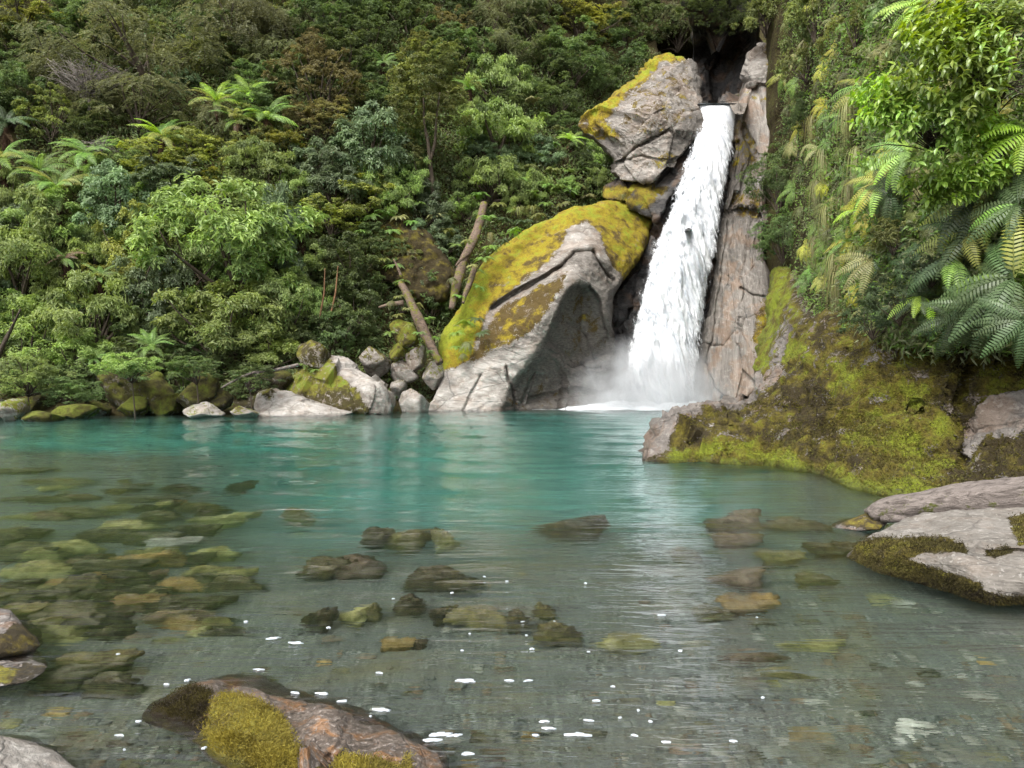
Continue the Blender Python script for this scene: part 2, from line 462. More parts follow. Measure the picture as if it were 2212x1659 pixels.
# ------------------------------------------------------------------ water
def build_water():
    t = NT('clear turquoise water')
    pos = t.n('NewGeometry').outputs['Position']
    st = t.n('Mapping', {'Vector': pos, 'Scale': (.28, 1.35, 1)}).outputs[0]
    sep = t.n('SeparateXYZ', {0: pos}); yy = sep.outputs[1]
    a = t.noise(st, 2.2, 3, .5, .5); b = t.noise(st, 6.5, 3, .55, .6); c = t.noise(st, 17, 2, .5, .3)
    calm = t.mapr(t.noise(pos, .22, 3, .5, .5), .40, .60, .45, 1.0)
    far = t.mapr(yy, 3.0, 14.0, .85, .8)
    h = t.math('ADD', t.math('MULTIPLY', a, .050), t.math('ADD', t.math('MULTIPLY', b, .026), t.math('MULTIPLY', c, .0036)))
    bp = t.n('Bump', {'Height': h, 'Strength': t.math('MULTIPLY', calm, far), 'Distance': 1.0})
    b_ = t.n('BsdfPrincipled', {'Base Color': (1, 1, 1), 'Roughness': .0, 'IOR': 1.333, 'Transmission Weight': 1.0, 'Normal': bp.outputs[0]})
    t.done(b_)
    ab = t.n('VolumeAbsorption', {'Color': (.22, .86, .83), 'Density': .28})
    scv = t.n('VolumeScatter', {'Color': (.55, .90, .92), 'Density': .035, 'Anisotropy': .3})
    t.t.links.new(t.n('AddShader', {0: ab.outputs[0], 1: scv.outputs[0]}).outputs[0], t.out.inputs['Volume'])
    rows = np.r_[np.array([.4, .8, 1.2]), np.geomspace(1.5, 41.5, 330)]
    c = np.linspace(-1.2, 1.2, 260)
    Y, Cc = np.meshgrid(rows, c, indexing='ij'); X = Cc * (Y * .8 + 3)
    p = np.stack([X.ravel(), Y.ravel(), np.zeros(X.size)], -1)
    e = smooth(p[:, 1], 1.5, 6)
    # ripples run out from the foot of the fall
    rr = np.hypot(p[:, 0] - 5.5, p[:, 1] - 34.5)
    wv = .012 * np.sin(rr * 7.5 + 2.5 * fbm(p * .5, 5, 3) * 3) + .022 * np.sin(rr * 3.1 + 4 * fbm(p * .25, 6, 3))
    amp = smooth(p[:, 1], 4, 20)
    p[:, 2] = wv * amp * .8 + .014 * fbm(p * np.array([1.2, 2.2, 1]), 44, 3) * (.3 + .7 * e) + .03 * fbm(p * np.array([2., 3., 1]), 45, 3) * np.exp(-((rr - 1) / 4.0)**2)
    nr, nc = len(rows), len(c)
    Q = gridq(nr, nc)
    # closed body: rim goes down to a floor under the bed
    rim = np.r_[np.arange(nc), np.arange(1, nr) * nc + nc - 1, (nr-1)*nc + np.arange(nc-2, -1, -1), np.arange(nr-2, 0, -1) * nc]
    low = p[rim].copy(); low[:, 2] = -6.5; n0 = len(p)
    k = len(rim); i = np.arange(k); j = (i + 1) % k
    side = np.stack([rim[j], rim[i], n0 + i, n0 + j], -1)
    cen = n0 + k
    V = np.vstack([p, low, [[0, 20, -6.5]]])
    floor = np.stack([n0 + j, n0 + i, np.full(k, cen), np.full(k, cen)], -1)
    mb = MB(); mb.add(V, np.vstack([Q, side]), floor[:, :3])
    me = mb.mesh('water', t.m)
    obj('water', me, kind='structure')
build_water()

# ------------------------------------------------------------------ waterfall
FL = np.array([(1507,223),(1507,240),(1505,290),(1484,360),(1455,440),(1424,520),(1396,600),(1374,700),(1356,790),(1342,850),(1338,900)], float)
FR = np.array([(1587,223),(1589,240),(1586,275),(1577,330),(1558,420),(1549,500),(1532,600),(1516,700),(1504,790),(1497,850),(1493,900)], float)
def fall_strip(nt, ns, off, seed, amp, bulge=.55, vmax=895, grow=0):
    t = np.linspace(0, 1, nt) ** .9; v = 228 + t * (vmax - 228)
    ul = np.interp(v, FL[:, 1], FL[:, 0]) - grow; ur = np.interp(v, FR[:, 1], FR[:, 0]) + grow
    s = np.linspace(-1, 1, ns)
    yb = np.interp(v, [228, 262, 420, 600, 895], [38.9, 38.3, 36.9, 35.9, 34.9])
    U = (ul + ur)[:, None] / 2 + s[None] * (ur - ul)[:, None] / 2
    jit = fbm(np.stack([np.zeros(nt), v * .03, np.full(nt, seed)], -1), seed, 4) * 6
    U = U + jit[:, None] * s[None]
    V_ = np.repeat(v[:, None], ns, 1); Y = yb[:, None] - bulge * (1 - s[None]**2) - off
    p = P(U.ravel(), V_.ravel(), Y.ravel())
    m = np.stack([p[:, 0] + .28 * (p[:, 2] - 7), p[:, 1], p[:, 2]], -1)     # straighten the lean
    tt = np.repeat(smooth(t, .02, .25)[:, None], ns, 1).ravel()
    d = fbm(m * np.array([2.2, 3.0, .4]), seed, 3, .5) * .20 + fbm(m * np.array([9, 5, 1.6]), seed + 7, 3) * .06 + fbm(m * np.array([20, 9, 4.0]), seed + 3, 3) * .025
    p[:, 1] -= d * amp * (.25 + .75 * tt)
    p[:, 0] += .5 * amp * tt * fbm(m * np.array([3., 3, .8]), seed + 11, 3) * .14
    return p, s, t, v
def water_white(name, lace=0.0, edge=.75):
    t = NT(name)
    pos = t.n('NewGeometry').outputs['Position']
    sp = t.n('SeparateXYZ', {0: pos})
    lean = t.n('CombineXYZ', {0: t.math('ADD', sp.outputs[0], t.math('MULTIPLY', sp.outputs[2], .28)), 1: sp.outputs[1], 2: sp.outputs[2]}).outputs[0]
    co = t.n('Mapping', {'Vector': lean, 'Scale': (1, 1, .22)}).outputs[0]
    n = t.noise(co, 3.6, 7, .62, .5); f = t.noise(co, 19, 5, .7, .3)
    z = t.n('Attribute', attribute_name='zone', attribute_type='GEOMETRY'); sc = t.n('SeparateColor', {0: z.outputs['Color']})
    c = t.ramp(t.math('ADD', t.math('MULTIPLY', n, .55), t.math('MULTIPLY', f, .45)), [(.34, (.40, .43, .49)), (.44, (.58, .605, .645)), (.53, (.73, .745, .765)), (.64, (.86, .87, .88))])
    bp = t.n('Bump', {'Height': t.math('ADD', n, t.math('MULTIPLY', f, .5)), 'Strength': .38, 'Distance': .12})
    b = t.bsdf(c, .45, bp.outputs[0], .25)
    tr = t.n('BsdfTranslucent', {'Color': (.85, .9, .94)})
    ms = t.n('MixShader', {0: .22, 1: b.outputs[0], 2: tr.outputs[0]})
    # spray lets the rock through near the edges and in gaps
    a = t.math('ADD', t.math('MULTIPLY', sc.outputs[0], 1.9), t.mapr(t.math('ADD', t.math('MULTIPLY', n, .55), t.math('MULTIPLY', f, .45)), .35, .65, -.75, .55))
    a = t.mapr(a, .20 + lace, .85 + lace, 0, 1)
    tp = t.n('BsdfTransparent')
    out = t.n('MixShader', {0: a, 1: tp.outputs[0], 2: ms.outputs[0]})
    return t.done(out)
def build_fall():
    root = obj('waterfall', None, loc=tuple(P(1425, 885, 35)), label='tall white waterfall plunging down the cleft between two rock faces into the pool', cat='waterfall')
    base = np.array(P(1425, 885, 35))
    for nm, off, seed, amp, lace, pw, grow, ns, nt in (('falling_water', 0, 51, 1.0, .05, 4, 2, 130, 480), ('spray', .26, 61, 1.9, .30, 2, 13, 90, 300)):
        p, s, tt, v = fall_strip(nt, ns, off, seed, amp, grow=grow)
        e = (1 - np.abs(s)**pw)
        z = np.zeros((len(p), 3)); z[:, 0] = np.clip(np.tile(e, nt) * (1.6 if nm == 'falling_water' else 1.2), 0, 1)
        if nm == 'spray': z[:, 0] *= np.repeat(smooth(tt, .03, .12), ns) * .95
        me = mesh(nm, p - base, gridq(nt, ns), water_white(nm, lace), vcol=z)
        obj(nm, me, root)
    # glassy creek sheet running to the lip
    t = np.linspace(0, 1, 12); s = np.linspace(-1, 1, 60)
    T, S = np.meshgrid(t, s, indexing='ij')
    l0, l1 = P(1505, 226, 38.75), P(1590, 226, 38.75)
    p = l0 + (l1 - l0) * ((S.ravel() + 1) / 2)[:, None]
    p[:, 1] += T.ravel() * 6 - .35; p[:, 2] += T.ravel() * .12 + .02 * fbm(p * 5, 3, 3) - .05*(1-smooth(T.ravel(), 0, .08))
    obj('creek_sheet', mesh('creek_sheet', p - base, gridq(12, 60)[:, ::-1], plain_mat('creek water', (.10, .14, .16), (.75, .8, .85), 6, .15, .4, (3, 1, 1), .6)), root)
build_fall()

def build_mist():
    t = NT('mist'); pos = t.n('NewGeometry').outputs['Position']
    c = P(1400, 880, 34.0)
    d = t.n('Mapping', {'Vector': pos, 'Location': tuple(-np.array(c) / np.array([3.9, 2.2, 3.4])), 'Scale': (1/3.9, 1/2.2, 1/3.4)}).outputs[0]
    r = t.n('VectorMath', {0: d}, operation='LENGTH').outputs['Value']
    n = t.noise(pos, .9, 3, .6, .3)
    den = t.math('MULTIPLY', t.mapr(r, .15, 1.0, 1, 0), t.mapr(n, .38, .62, .25, 1.0))
    den = t.math('MULTIPLY', t.math('POWER', den, 1.3), 2.6)
    v = t.n('VolumePrincipled', {'Color': (.93, .95, .97), 'Density': den, 'Anisotropy': .1})
    t.t.links.new(v.outputs[0], t.out.inputs['Volume'])
    u_, w_ = np.meshgrid(np.linspace(0, PI, 18), np.linspace(0, 2*PI, 28, endpoint=False), indexing='ij')
    V = np.stack([3.9*np.sin(u_)*np.cos(w_), 2.2*np.sin(u_)*np.sin(w_), 3.4*np.cos(u_)], -1).reshape(-1, 3)
    V[:, 2] = np.maximum(V[:, 2], -.08)
    obj('mist', mesh('mist', V, gridq(18, 28, True)[:, ::-1], t.m), loc=tuple(c), kind='stuff', label='pale drifting spray at the foot of the waterfall')
build_mist()

# ------------------------------------------------------------------ rocks built from their outline and depths
def relief(name, outline, ctl, mat, center=None, N=240, R=80, round_m=.6, thick=2.5, noise=(), push=(), cracks=(), zones=(), parent=None,
           strata=None, label=None, cat='boulder', group=None, facets=0, pale=(), dark=(), jag=0.0, seed=1, group_kind=None, aniso=(1, 1, 1)):
    o = np.array(outline, float); n = len(o)
    t = np.r_[0, np.cumsum(np.linalg.norm(np.diff(np.vstack([o, o[:1]]), axis=0), axis=1))]
    tt = np.linspace(0, t[-1], N, endpoint=False); oc = np.vstack([o, o[:1]])
    E = np.stack([np.interp(tt, t, oc[:, k]) for k in (0, 1)], -1)
    for _ in range(2): E = (np.roll(E, 1, 0) + 2*E + np.roll(E, -1, 0)) / 4
    c = np.array(center if center is not None else o.mean(0), float)
    if jag:
        rad = E - c
        jn = fbm(np.stack([E[:, 0] * .03, E[:, 1] * .03, np.full(N, seed)], -1), seed, 4)
        E = E + rad / (np.linalg.norm(rad, axis=1, keepdims=True)) * jn[:, None] * jag
    f = rbf(ctl)
    r = 1 - (1 - np.linspace(.005, 1, R)) ** 1.0
    rb = np.array([.995, .98, .94, .86, .7, .4, .02])
    ue = c + (E - c)[None] * r[:, None, None]; ub = c + (E - c)[None] * rb[:, None, None]
    u, v = ue[..., 0], ue[..., 1]
    y = f(u, v)
    rm = np.linalg.norm(E - c, axis=1)[None] * px(y)
    e = np.clip(1 - (1 - r)[:, None] * rm / round_m, 0, 1)
    y = y + round_m * (1 - np.sqrt(np.clip(1 - e*e, 0, 1)))
    if facets:
        fr = np.random.default_rng(seed * 13 + 5)
        pts = P(u.ravel(), v.ravel(), y.ravel())
        y = y - facets * .6 * cells(pts / (facets * 6 + .2) , seed).reshape(y.shape) * (1 - e**4)
    for poly, dep, soft in push:
        s = poly_sd(u, v, poly)
        if soft < 0: y = y + dep * (1 - np.exp(-np.clip(s, 0, None) / -soft))     # face turned away from the ridge
        else: y = y + dep * smooth(s, -soft * .3, soft)
    for line, wpx, dep in cracks:
        wob = fbm(np.stack([u.ravel() * .02, v.ravel() * .02, np.zeros(u.size)], -1), seed + 3, 3).reshape(u.shape) * 9
        d = line_d(u + wob, v - wob, line); y = y + dep * np.exp(-(d / wpx) ** 2)
    yb = y[-1][None] + np.interp(1 - rb, [0, .06, .3, 1], [.12, .45, 1, 1.3])[:, None] * thick
    U = np.vstack([u, ub[..., 0]]); Vv = np.vstack([v, ub[..., 1]]); Y = np.vstack([y, yb])
    p = P(U.ravel(), Vv.ravel(), Y.ravel())
    Q = gridq(R + len(rb), N, True)
    nv = vnormals(p, Q)
    for kind, sc, am, *an in noise:
        q = p * sc * (np.array(an[0]) if an else 1.0)
        if len(an) > 1: # rotate about y
            a = an[1]; q = p.copy(); x2 = q[:, 0]*math.cos(a) - q[:, 2]*math.sin(a); z2 = q[:, 0]*math.sin(a) + q[:, 2]*math.cos(a)
            q = np.stack([x2, q[:, 1], z2], -1) * sc * np.array(an[0])
        d = {'f': fbm, 'r': ridge}[kind](q, seed) if kind != 'c' else cells(q, seed)
        p = p + nv * (d * am)[:, None]
    zc = np.zeros((len(p), 3)); uu, vv = U.ravel(), Vv.ravel()
    zc[:, 0] = .02
    for poly, m, k, soft in zones:
        s = smooth(poly_sd(uu, vv, poly), -soft, soft)
        zc[:, 0] = zc[:, 0] * (1 - s) + m * s; zc[:, 1] = zc[:, 1] * (1 - s) + k * s
    for poly, m, soft in pale:
        s = smooth(poly_sd(uu, vv, poly), -soft, soft); zc[:, 2] = np.maximum(zc[:, 2] * (1 - s), m * s) if m > 0 else zc[:, 2] * (1 - s)
    zc = np.c_[zc, np.ones(len(zc))]
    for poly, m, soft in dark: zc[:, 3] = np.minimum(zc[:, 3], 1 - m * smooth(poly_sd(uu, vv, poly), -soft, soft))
    base = p.mean(0); base[2] = max(0, p[:, 2].min())
    Qs = Q if vnormals(p, Q)[:R * N // 2].dot([0, -1, 0]).mean() > 0 else Q[:, ::-1]
    me = mesh(name, p - base, Qs, mat, vcol=zc)
    return obj(name, me, parent, loc=tuple(base), label=label, cat=cat, group=group), p

def boulder_arrays(seed, nu=56, nv=36, facets=14, rough=.06, flat=1.0, sharp=80):
    g = np.random.default_rng(seed)
    n = g.normal(size=(facets, 3)); n /= np.linalg.norm(n, axis=1, keepdims=True)
    d = g.uniform(.55, .9, facets)
    a, b = np.meshgrid(np.linspace(.02, PI - .02, nv), np.linspace(0, 2*PI, nu, endpoint=False), indexing='ij')
    D = np.stack([np.sin(a)*np.cos(b), np.sin(a)*np.sin(b), np.cos(a)], -1).reshape(-1, 3)
    dots = D @ n.T; rr = np.where(dots > .05, d / np.maximum(dots, .05), 9)
    rr = np.c_[rr, np.full(len(D), 1.22)]
    r = -np.log(np.exp(-sharp * rr).sum(1)) / sharp
    r = r * (1 + rough * fbm(D * 2.2, seed, 4) + rough * .5 * fbm(D * 6.5, seed + 3, 4))
    V = D * r[:, None]; V[:, 2] *= flat
    ext = np.abs(V).max(0); V /= ext
    return V, gridq(nv, nu, True)[:, ::-1]
BA = [boulder_arrays(100 + i) for i in range(9)]
# ------------------------------------------------------------------ rocks
GOLD = None
M_DOME = rock_mat('schist with golden moss', (.085, .07, .055), (.20, .175, .15), (.34, .305, .265), (1, 1, 2.6), (0, .6, 0), .9, .35, bump=.42, rust=.15)
M_CLIFF = rock_mat('wet dark schist', (.022, .021, .023), (.055, .052, .052), (.12, .11, .10), (1, 1, 3), (0, .9, .2), .8, .12, (.3, .3, .28), bump=.7, gloss=.35, rust=.25)  # wet cliff rock; its dark tone also carries the shade of the gorge
M_SLAB = rock_mat('striped schist slab', (.085, .078, .072), (.205, .178, .152), (.35, .31, .27), (3.6, 1.5, .28), (0, .19, 0), 1.0, .22, bump=.35, rust=.3, crack=.10, stri=.9)
M_BANK = rock_mat('mossy bank', (.10, .085, .075), (.19, .165, .145), (.30, .26, .225), (1, 1, 1.6), (0, .5, 0), 1.3, .25, bump=.8, rust=.25,
                  moss_cols=((.042, .030, .010), (.165, .135, .014), (.24, .29, .018)))
M_SHADY = rock_mat('shaded shore rock', (.06, .05, .04), (.13, .11, .09), (.22, .20, .17), (1, 1, 2.2), (.3, .4, 0), 1.6, .15, bump=.7, rust=.12,  # darker copy of the boulder rock, shade under the trees mixed into its colours
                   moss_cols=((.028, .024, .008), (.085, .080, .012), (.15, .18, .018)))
M_BOULD = rock_mat('river boulder rock', (.10, .085, .07), (.21, .18, .15), (.36, .325, .29), (1, 1, 2.2), (.3, .4, 0), 1.6, .35, bump=.5, rust=.12,
                  moss_cols=((.05, .04, .012), (.17, .16, .016), (.17, .23, .02)))
M_NEAR = rock_mat('near boulder rock', (.07, .06, .053), (.16, .14, .125), (.30, .27, .25), (1, 1, 2.5), (.2, .35, 0), 6.0, .5, (.6, .55, .5), bump=.6, rust=.3, wetz=.035,
                  moss_cols=((.045, .034, .018), (.15, .115, .018), (.28, .26, .03)))
M_RUST = rock_mat('iron stained boulder rock', (.065, .048, .037), (.15, .11, .083), (.28, .225, .185), (1, 1, 2.0), (.2, .35, 0), 6.5, .55, (.55, .48, .43), bump=.6, rust=.75, wetz=.075,
                  moss_cols=((.05, .032, .018), (.17, .13, .018), (.30, .27, .03)))
M_FLAT = rock_mat('flat grey schist', (.10, .088, .074), (.185, .165, .14), (.27, .245, .215), (.6, 1, 4), (0, .1, 0), 3.5, .35, (.58, .55, .5), bump=.5, rust=.08, wetz=.10,
                  moss_cols=((.035, .028, .012), (.12, .095, .014), (.20, .19, .02)))

relief('cliff', [(1290,900),(1285,700),(1310,600),(1345,500),(1385,420),(1430,350),(1465,320),(1490,235),(1500,226),(1600,226),(1640,300),(1640,500),(1620,700),(1600,910)],
       [(1290,900,37),(1300,600,38),(1400,420,39),(1500,240,39.8),(1600,230,40),(1620,600,38.2),(1600,900,37),(1440,900,36.6),(1400,700,37.2),(1340,700,37.0),(1330,860,36.2),(1440,400,38.6),(1520,600,38.0)],
       M_CLIFF, (1450, 620), 240, 90, 1.0, 3, noise=[('c', .55, .7), ('f', .5, .5), ('r', 1.6, .14), ('f', 4, .06)],
       cracks=[([(1315,740),(1350,690),(1370,640)], 5, .3), ([(1340,620),(1390,540),(1430,440)], 5, .4), ([(1325,800),(1370,790)], 4, .3)],
       zones=[([(1370,430),(1430,350),(1460,400),(1400,520),(1345,610),(1325,600)], .5, .05, 14)], label='dark wet cliff behind the waterfall, streaked with cracks', cat='cliff', seed=3)

relief('mossy_outcrop', [(905,905),(930,862),(946,815),(955,775),(958,730),(990,680),(1018,615),(1055,560),(1110,520),(1180,484),(1250,455),(1320,437),(1378,442),(1408,478),(1390,540),(1350,588),(1322,632),(1317,700),(1326,770),(1326,840),(1312,915)],
       [(905,905,31.9),(1060,890,32.2),(1180,890,32.9),(1310,900,34.2),(960,740,33.6),(1020,800,32.7),(1100,740,32.5),(1160,690,32.4),(1210,620,32.6),(1250,585,33.0),(1305,640,34.0),(1245,690,33.4),(1230,780,33.4),(1150,830,32.8),
        (1090,600,34.8),(1000,690,34.0),(1150,540,36),(1200,500,36.6),(1350,450,38.6),(1390,530,37.6),(1280,530,35.0),(1300,470,37.2),(1330,600,35.8),(1320,760,34.6)],
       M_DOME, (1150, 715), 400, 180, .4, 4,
       noise=[('f', .35, .35), ('r', .9, .07, (1, 1, 2.4), .6), ('f', 2.4, .05), ('r', 4.5, .014, (1, 1, 3), .6)],
       push=[([(1066,925),(1100,830),(1145,768),(1180,718),(1200,665),(1220,625),(1243,607),(1276,609),(1301,645),(1314,700),(1330,715),(1420,780),(1420,925)], 1.45, -75), ([(1178,740),(1192,700),(1206,662),(1224,628),(1245,612),(1274,615),(1300,650),(1313,705),(1330,770),(1240,800)], .42, 8)],
       cracks=[([(1060,668),(1120,628),(1170,603),(1212,577),(1240,548),(1278,546),(1302,575),(1322,610)], 5, .6), ([(1096,790),(1104,830),(1108,870),(1112,900)], 3, .3),
               ([(1040,810),(1020,850),(1000,890)], 3, .12), ([(1190,760),(1230,800),(1300,790)], 3, .25), ([(1150,860),(1240,840),(1310,850)], 4, .25), ([(1160,800),(1130,870)], 3, .2), ([(1215,700),(1255,720),(1290,780)], 5, .2), ([(1190,780),(1225,830),(1215,880)], 4, .2), ([(1250,790),(1300,830)], 6, .25)],
       zones=[([(930,800),(940,690),(1000,640),(1050,545),(1110,500),(1250,435),(1420,420),(1420,560),(1345,610),(1310,560),(1296,505),(1262,482),(1228,505),(1195,560),(1140,600),(1060,660),(1020,780),(965,800)], .86, .42, 9),
              ([(1060,745),(1110,700),(1180,640),(1215,612),(1205,635),(1140,700),(1080,748)], .0, .1, 4), ([(1075,665),(1180,608),(1228,594),(1210,628),(1186,668),(1165,700),(1120,735),(1040,775),(1010,790)], .80, .10, 9),
              ([(930,790),(945,690),(1010,640),(1040,575),(1060,600),(1030,680),(1010,780),(965,800)], .95, .95, 12),
              ([(1110,500),(1250,435),(1420,420),(1420,480),(1330,470),(1250,478),(1160,515),(1060,600),(1045,570)], .95, .62, 8),
              ([(1200,760),(1215,670),(1245,625),(1285,650),(1305,740),(1260,790)], .34, -.15, 14), ([(1072,905),(1100,830),(1150,790),(1200,800),(1320,850),(1310,910),(1150,910)], .22, -.1, 12)],
       pale=[([(900,910),(950,800),(1010,790),(1080,765),(1165,735),(1130,800),(1080,850),(1050,910)], 1, 12), ([(1205,560),(1225,505),(1262,480),(1292,510),(1305,560),(1250,540)], .7, 14),
             ([(1215,590),(1255,572),(1300,600),(1318,690),(1292,640),(1250,600),(1215,622),(1180,685),(1120,735),(1185,650)], .5, 7)],
       dark=[([(1292,625),(1340,600),(1350,925),(1280,925)], .85, 10), ([(1075,905),(1098,840),(1145,775),(1185,715),(1203,660),(1222,625),(1245,606),(1275,612),(1301,650),(1314,700),(1335,730),(1420,790),(1420,925),(1072,925)], .9, 8), ([(1180,590),(1235,548),(1280,548),(1310,590),(1300,600),(1270,570),(1240,575)], .5, 5)],  # dark weathered rock, with shade of the turned-away face coloured in
       label='great arched outcrop draped in golden moss beside the waterfall, pale foot, hollow underneath', cat='rock outcrop', seed=5)

relief('boulder', [(1246,272),(1262,240),(1300,222),(1345,188),(1400,142),(1440,118),(1478,122),(1500,136),(1512,180),(1514,240),(1508,300),(1482,336),(1450,360),(1418,388),(1385,396),(1340,392),(1318,374),(1328,345),(1305,322),(1284,304),(1258,292)],
       [(1246,272,39.2),(1345,190,39.8),(1440,118,41),(1500,200,39.2),(1505,270,38.2),(1420,385,37.4),(1330,372,38.6),(1285,330,39.8),(1400,250,37.9),(1350,280,38.1),(1450,180,39),(1440,330,37.6)],
       M_DOME, (1405, 265), 300, 120, .22, 4.5,
       noise=[('c', .45, .30), ('f', .5, .35), ('r', 1.6, .09, (1, 1, 3.0), .75), ('f', 3, .06), ('f', 8, .02)],
       cracks=[([(1345,345),(1375,318),(1412,296),(1450,284),(1475,250),(1510,240)], 3, .3), ([(1330,350),(1390,335),(1450,352)], 2.5, .12), ([(1300,290),(1340,330)], 7, .3), ([(1405,215),(1440,232)], 2.5, .12)],
       zones=[([(1240,285),(1260,235),(1340,180),(1400,130),(1440,108),(1490,112),(1480,138),(1430,140),(1380,185),(1330,235),(1300,262)], .9, .62, 9),
              ([(1240,285),(1262,252),(1320,258),(1330,300),(1290,300)], .66, .3, 9), ([(1400,170),(1470,140),(1490,180),(1450,250),(1400,230)], .48, .3, 16), ([(1390,350),(1440,320),(1480,330),(1430,370)], .4, .2, 12), ([(1350,200),(1480,130),(1500,260),(1440,290),(1340,300)], .36, .1, 20)],
       pale=[([(1330,240),(1400,200),(1440,240),(1400,300),(1350,300)], .3, 20), ([(1330,370),(1360,330),(1440,300),(1495,290),(1440,350),(1400,390)], .35, 12)],
       dark=[([(1440,300),(1475,262),(1512,240),(1500,330),(1440,400),(1410,395),(1440,350)], .8, 8), ([(1482,120),(1512,150),(1512,225),(1495,190),(1490,150)], .8, 6), ([(1235,285),(1290,290),(1326,304),(1345,335),(1325,365),(1345,400),(1290,400),(1240,330)], .9, 7)],  # dark rock on the outer side; shade under the inner overhang is painted in
       label='high cracked boulder with a yellow mossy rim perched above the lip of the waterfall', cat='boulder', seed=8)

def strip_rock(name, L, Rr, ctl, mat, nt, ns, noise, cracks, zones, pale, label, cat, seed, thick=3.0, round_m=.5, push=(), dark=(), veins=()):
    L = np.array(L, float); Rr = np.array(Rr, float)
    v = np.linspace(L[0, 1], L[-1, 1], nt); ul = np.interp(v, L[:, 1], L[:, 0]); ur = np.interp(v, Rr[:, 1], Rr[:, 0])
    s = np.linspace(0, 1, ns); U = ul[:, None] + (ur - ul)[:, None] * s; Vv = np.repeat(v[:, None], ns, 1)
    f = rbf(ctl); Y = f(U, Vv)
    wm = (ur - ul)[:, None] * px(Y); e = np.clip(1 - np.minimum(s, 1 - s)[None] * wm / round_m, 0, 1)
    Y = Y + round_m * (1 - np.sqrt(np.clip(1 - e*e, 0, 1)))
    for poly, dep, soft in push: Y = Y + dep * smooth(poly_sd(U, Vv, poly), -soft * .3, soft)
    for line, wpx, dep in cracks:
        wob = fbm(np.stack([U.ravel() * .03, Vv.ravel() * .03, np.zeros(U.size)], -1), seed + 3, 3).reshape(U.shape) * 8
        Y = Y + dep * np.exp(-(line_d(U + wob, Vv - wob, line) / wpx) ** 2)
    def side(j, k): return U[:, j:j+1], Vv[:, j:j+1], Y[:, j:j+1] + k
    cols = [side(0, thick), side(0, thick * .4), (U, Vv, Y), side(-1, thick * .4), side(-1, thick)]
    U, Vv, Y = (np.concatenate([c[i] for c in cols], 1) for i in range(3))
    tp = (U[:1] * 1, Vv[:1] * 1, Y[:1] + thick)
    U, Vv, Y = (np.concatenate([tp[i], (U, Vv, Y)[i]], 0) for i in range(3))
    p = P(U.ravel(), Vv.ravel(), Y.ravel()); Q = gridq(U.shape[0], U.shape[1]); nv = vnormals(p, Q)
    for kind, sc, am, an, a in noise:
        x2 = p[:, 0]*math.cos(a) - p[:, 2]*math.sin(a); z2 = p[:, 0]*math.sin(a) + p[:, 2]*math.cos(a)
        q = np.stack([x2, p[:, 1], z2], -1) * sc * np.array(an)
        d = {'f': fbm, 'r': ridge, 'c': cells}[kind](q, seed); p = p + nv * (d * am)[:, None]
    zc = np.zeros((len(p), 3)); uu, vv = U.ravel(), Vv.ravel(); zc[:, 0] = .02
    for poly, m, k, soft in zones:
        s = smooth(poly_sd(uu, vv, poly), -soft, soft); zc[:, 0] = zc[:, 0]*(1-s) + m*s; zc[:, 1] = zc[:, 1]*(1-s) + k*s
    for poly, m, soft in pale:
        s = smooth(poly_sd(uu, vv, poly), -soft, soft); zc[:, 2] = np.maximum(zc[:, 2], m*s)
    for line, wpx, m in veins:
        wob = fbm(np.stack([uu * .08, vv * .08, uu * 0], -1), seed + 5, 3) * 6
        zc[:, 2] = np.maximum(zc[:, 2], m * np.exp(-(line_d(uu + wob, vv + wob, line) / wpx) ** 2))
    zc = np.c_[zc, np.ones(len(zc))]
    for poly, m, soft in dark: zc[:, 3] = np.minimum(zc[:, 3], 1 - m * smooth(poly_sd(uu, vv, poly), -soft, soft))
    base = p.mean(0); base[2] = 0
    if nv[:, 1].mean() > 0: Q = Q[:, ::-1]
    return obj(name, mesh(name, p - base, Q, mat, vcol=zc), loc=tuple(base), label=label, cat=cat)

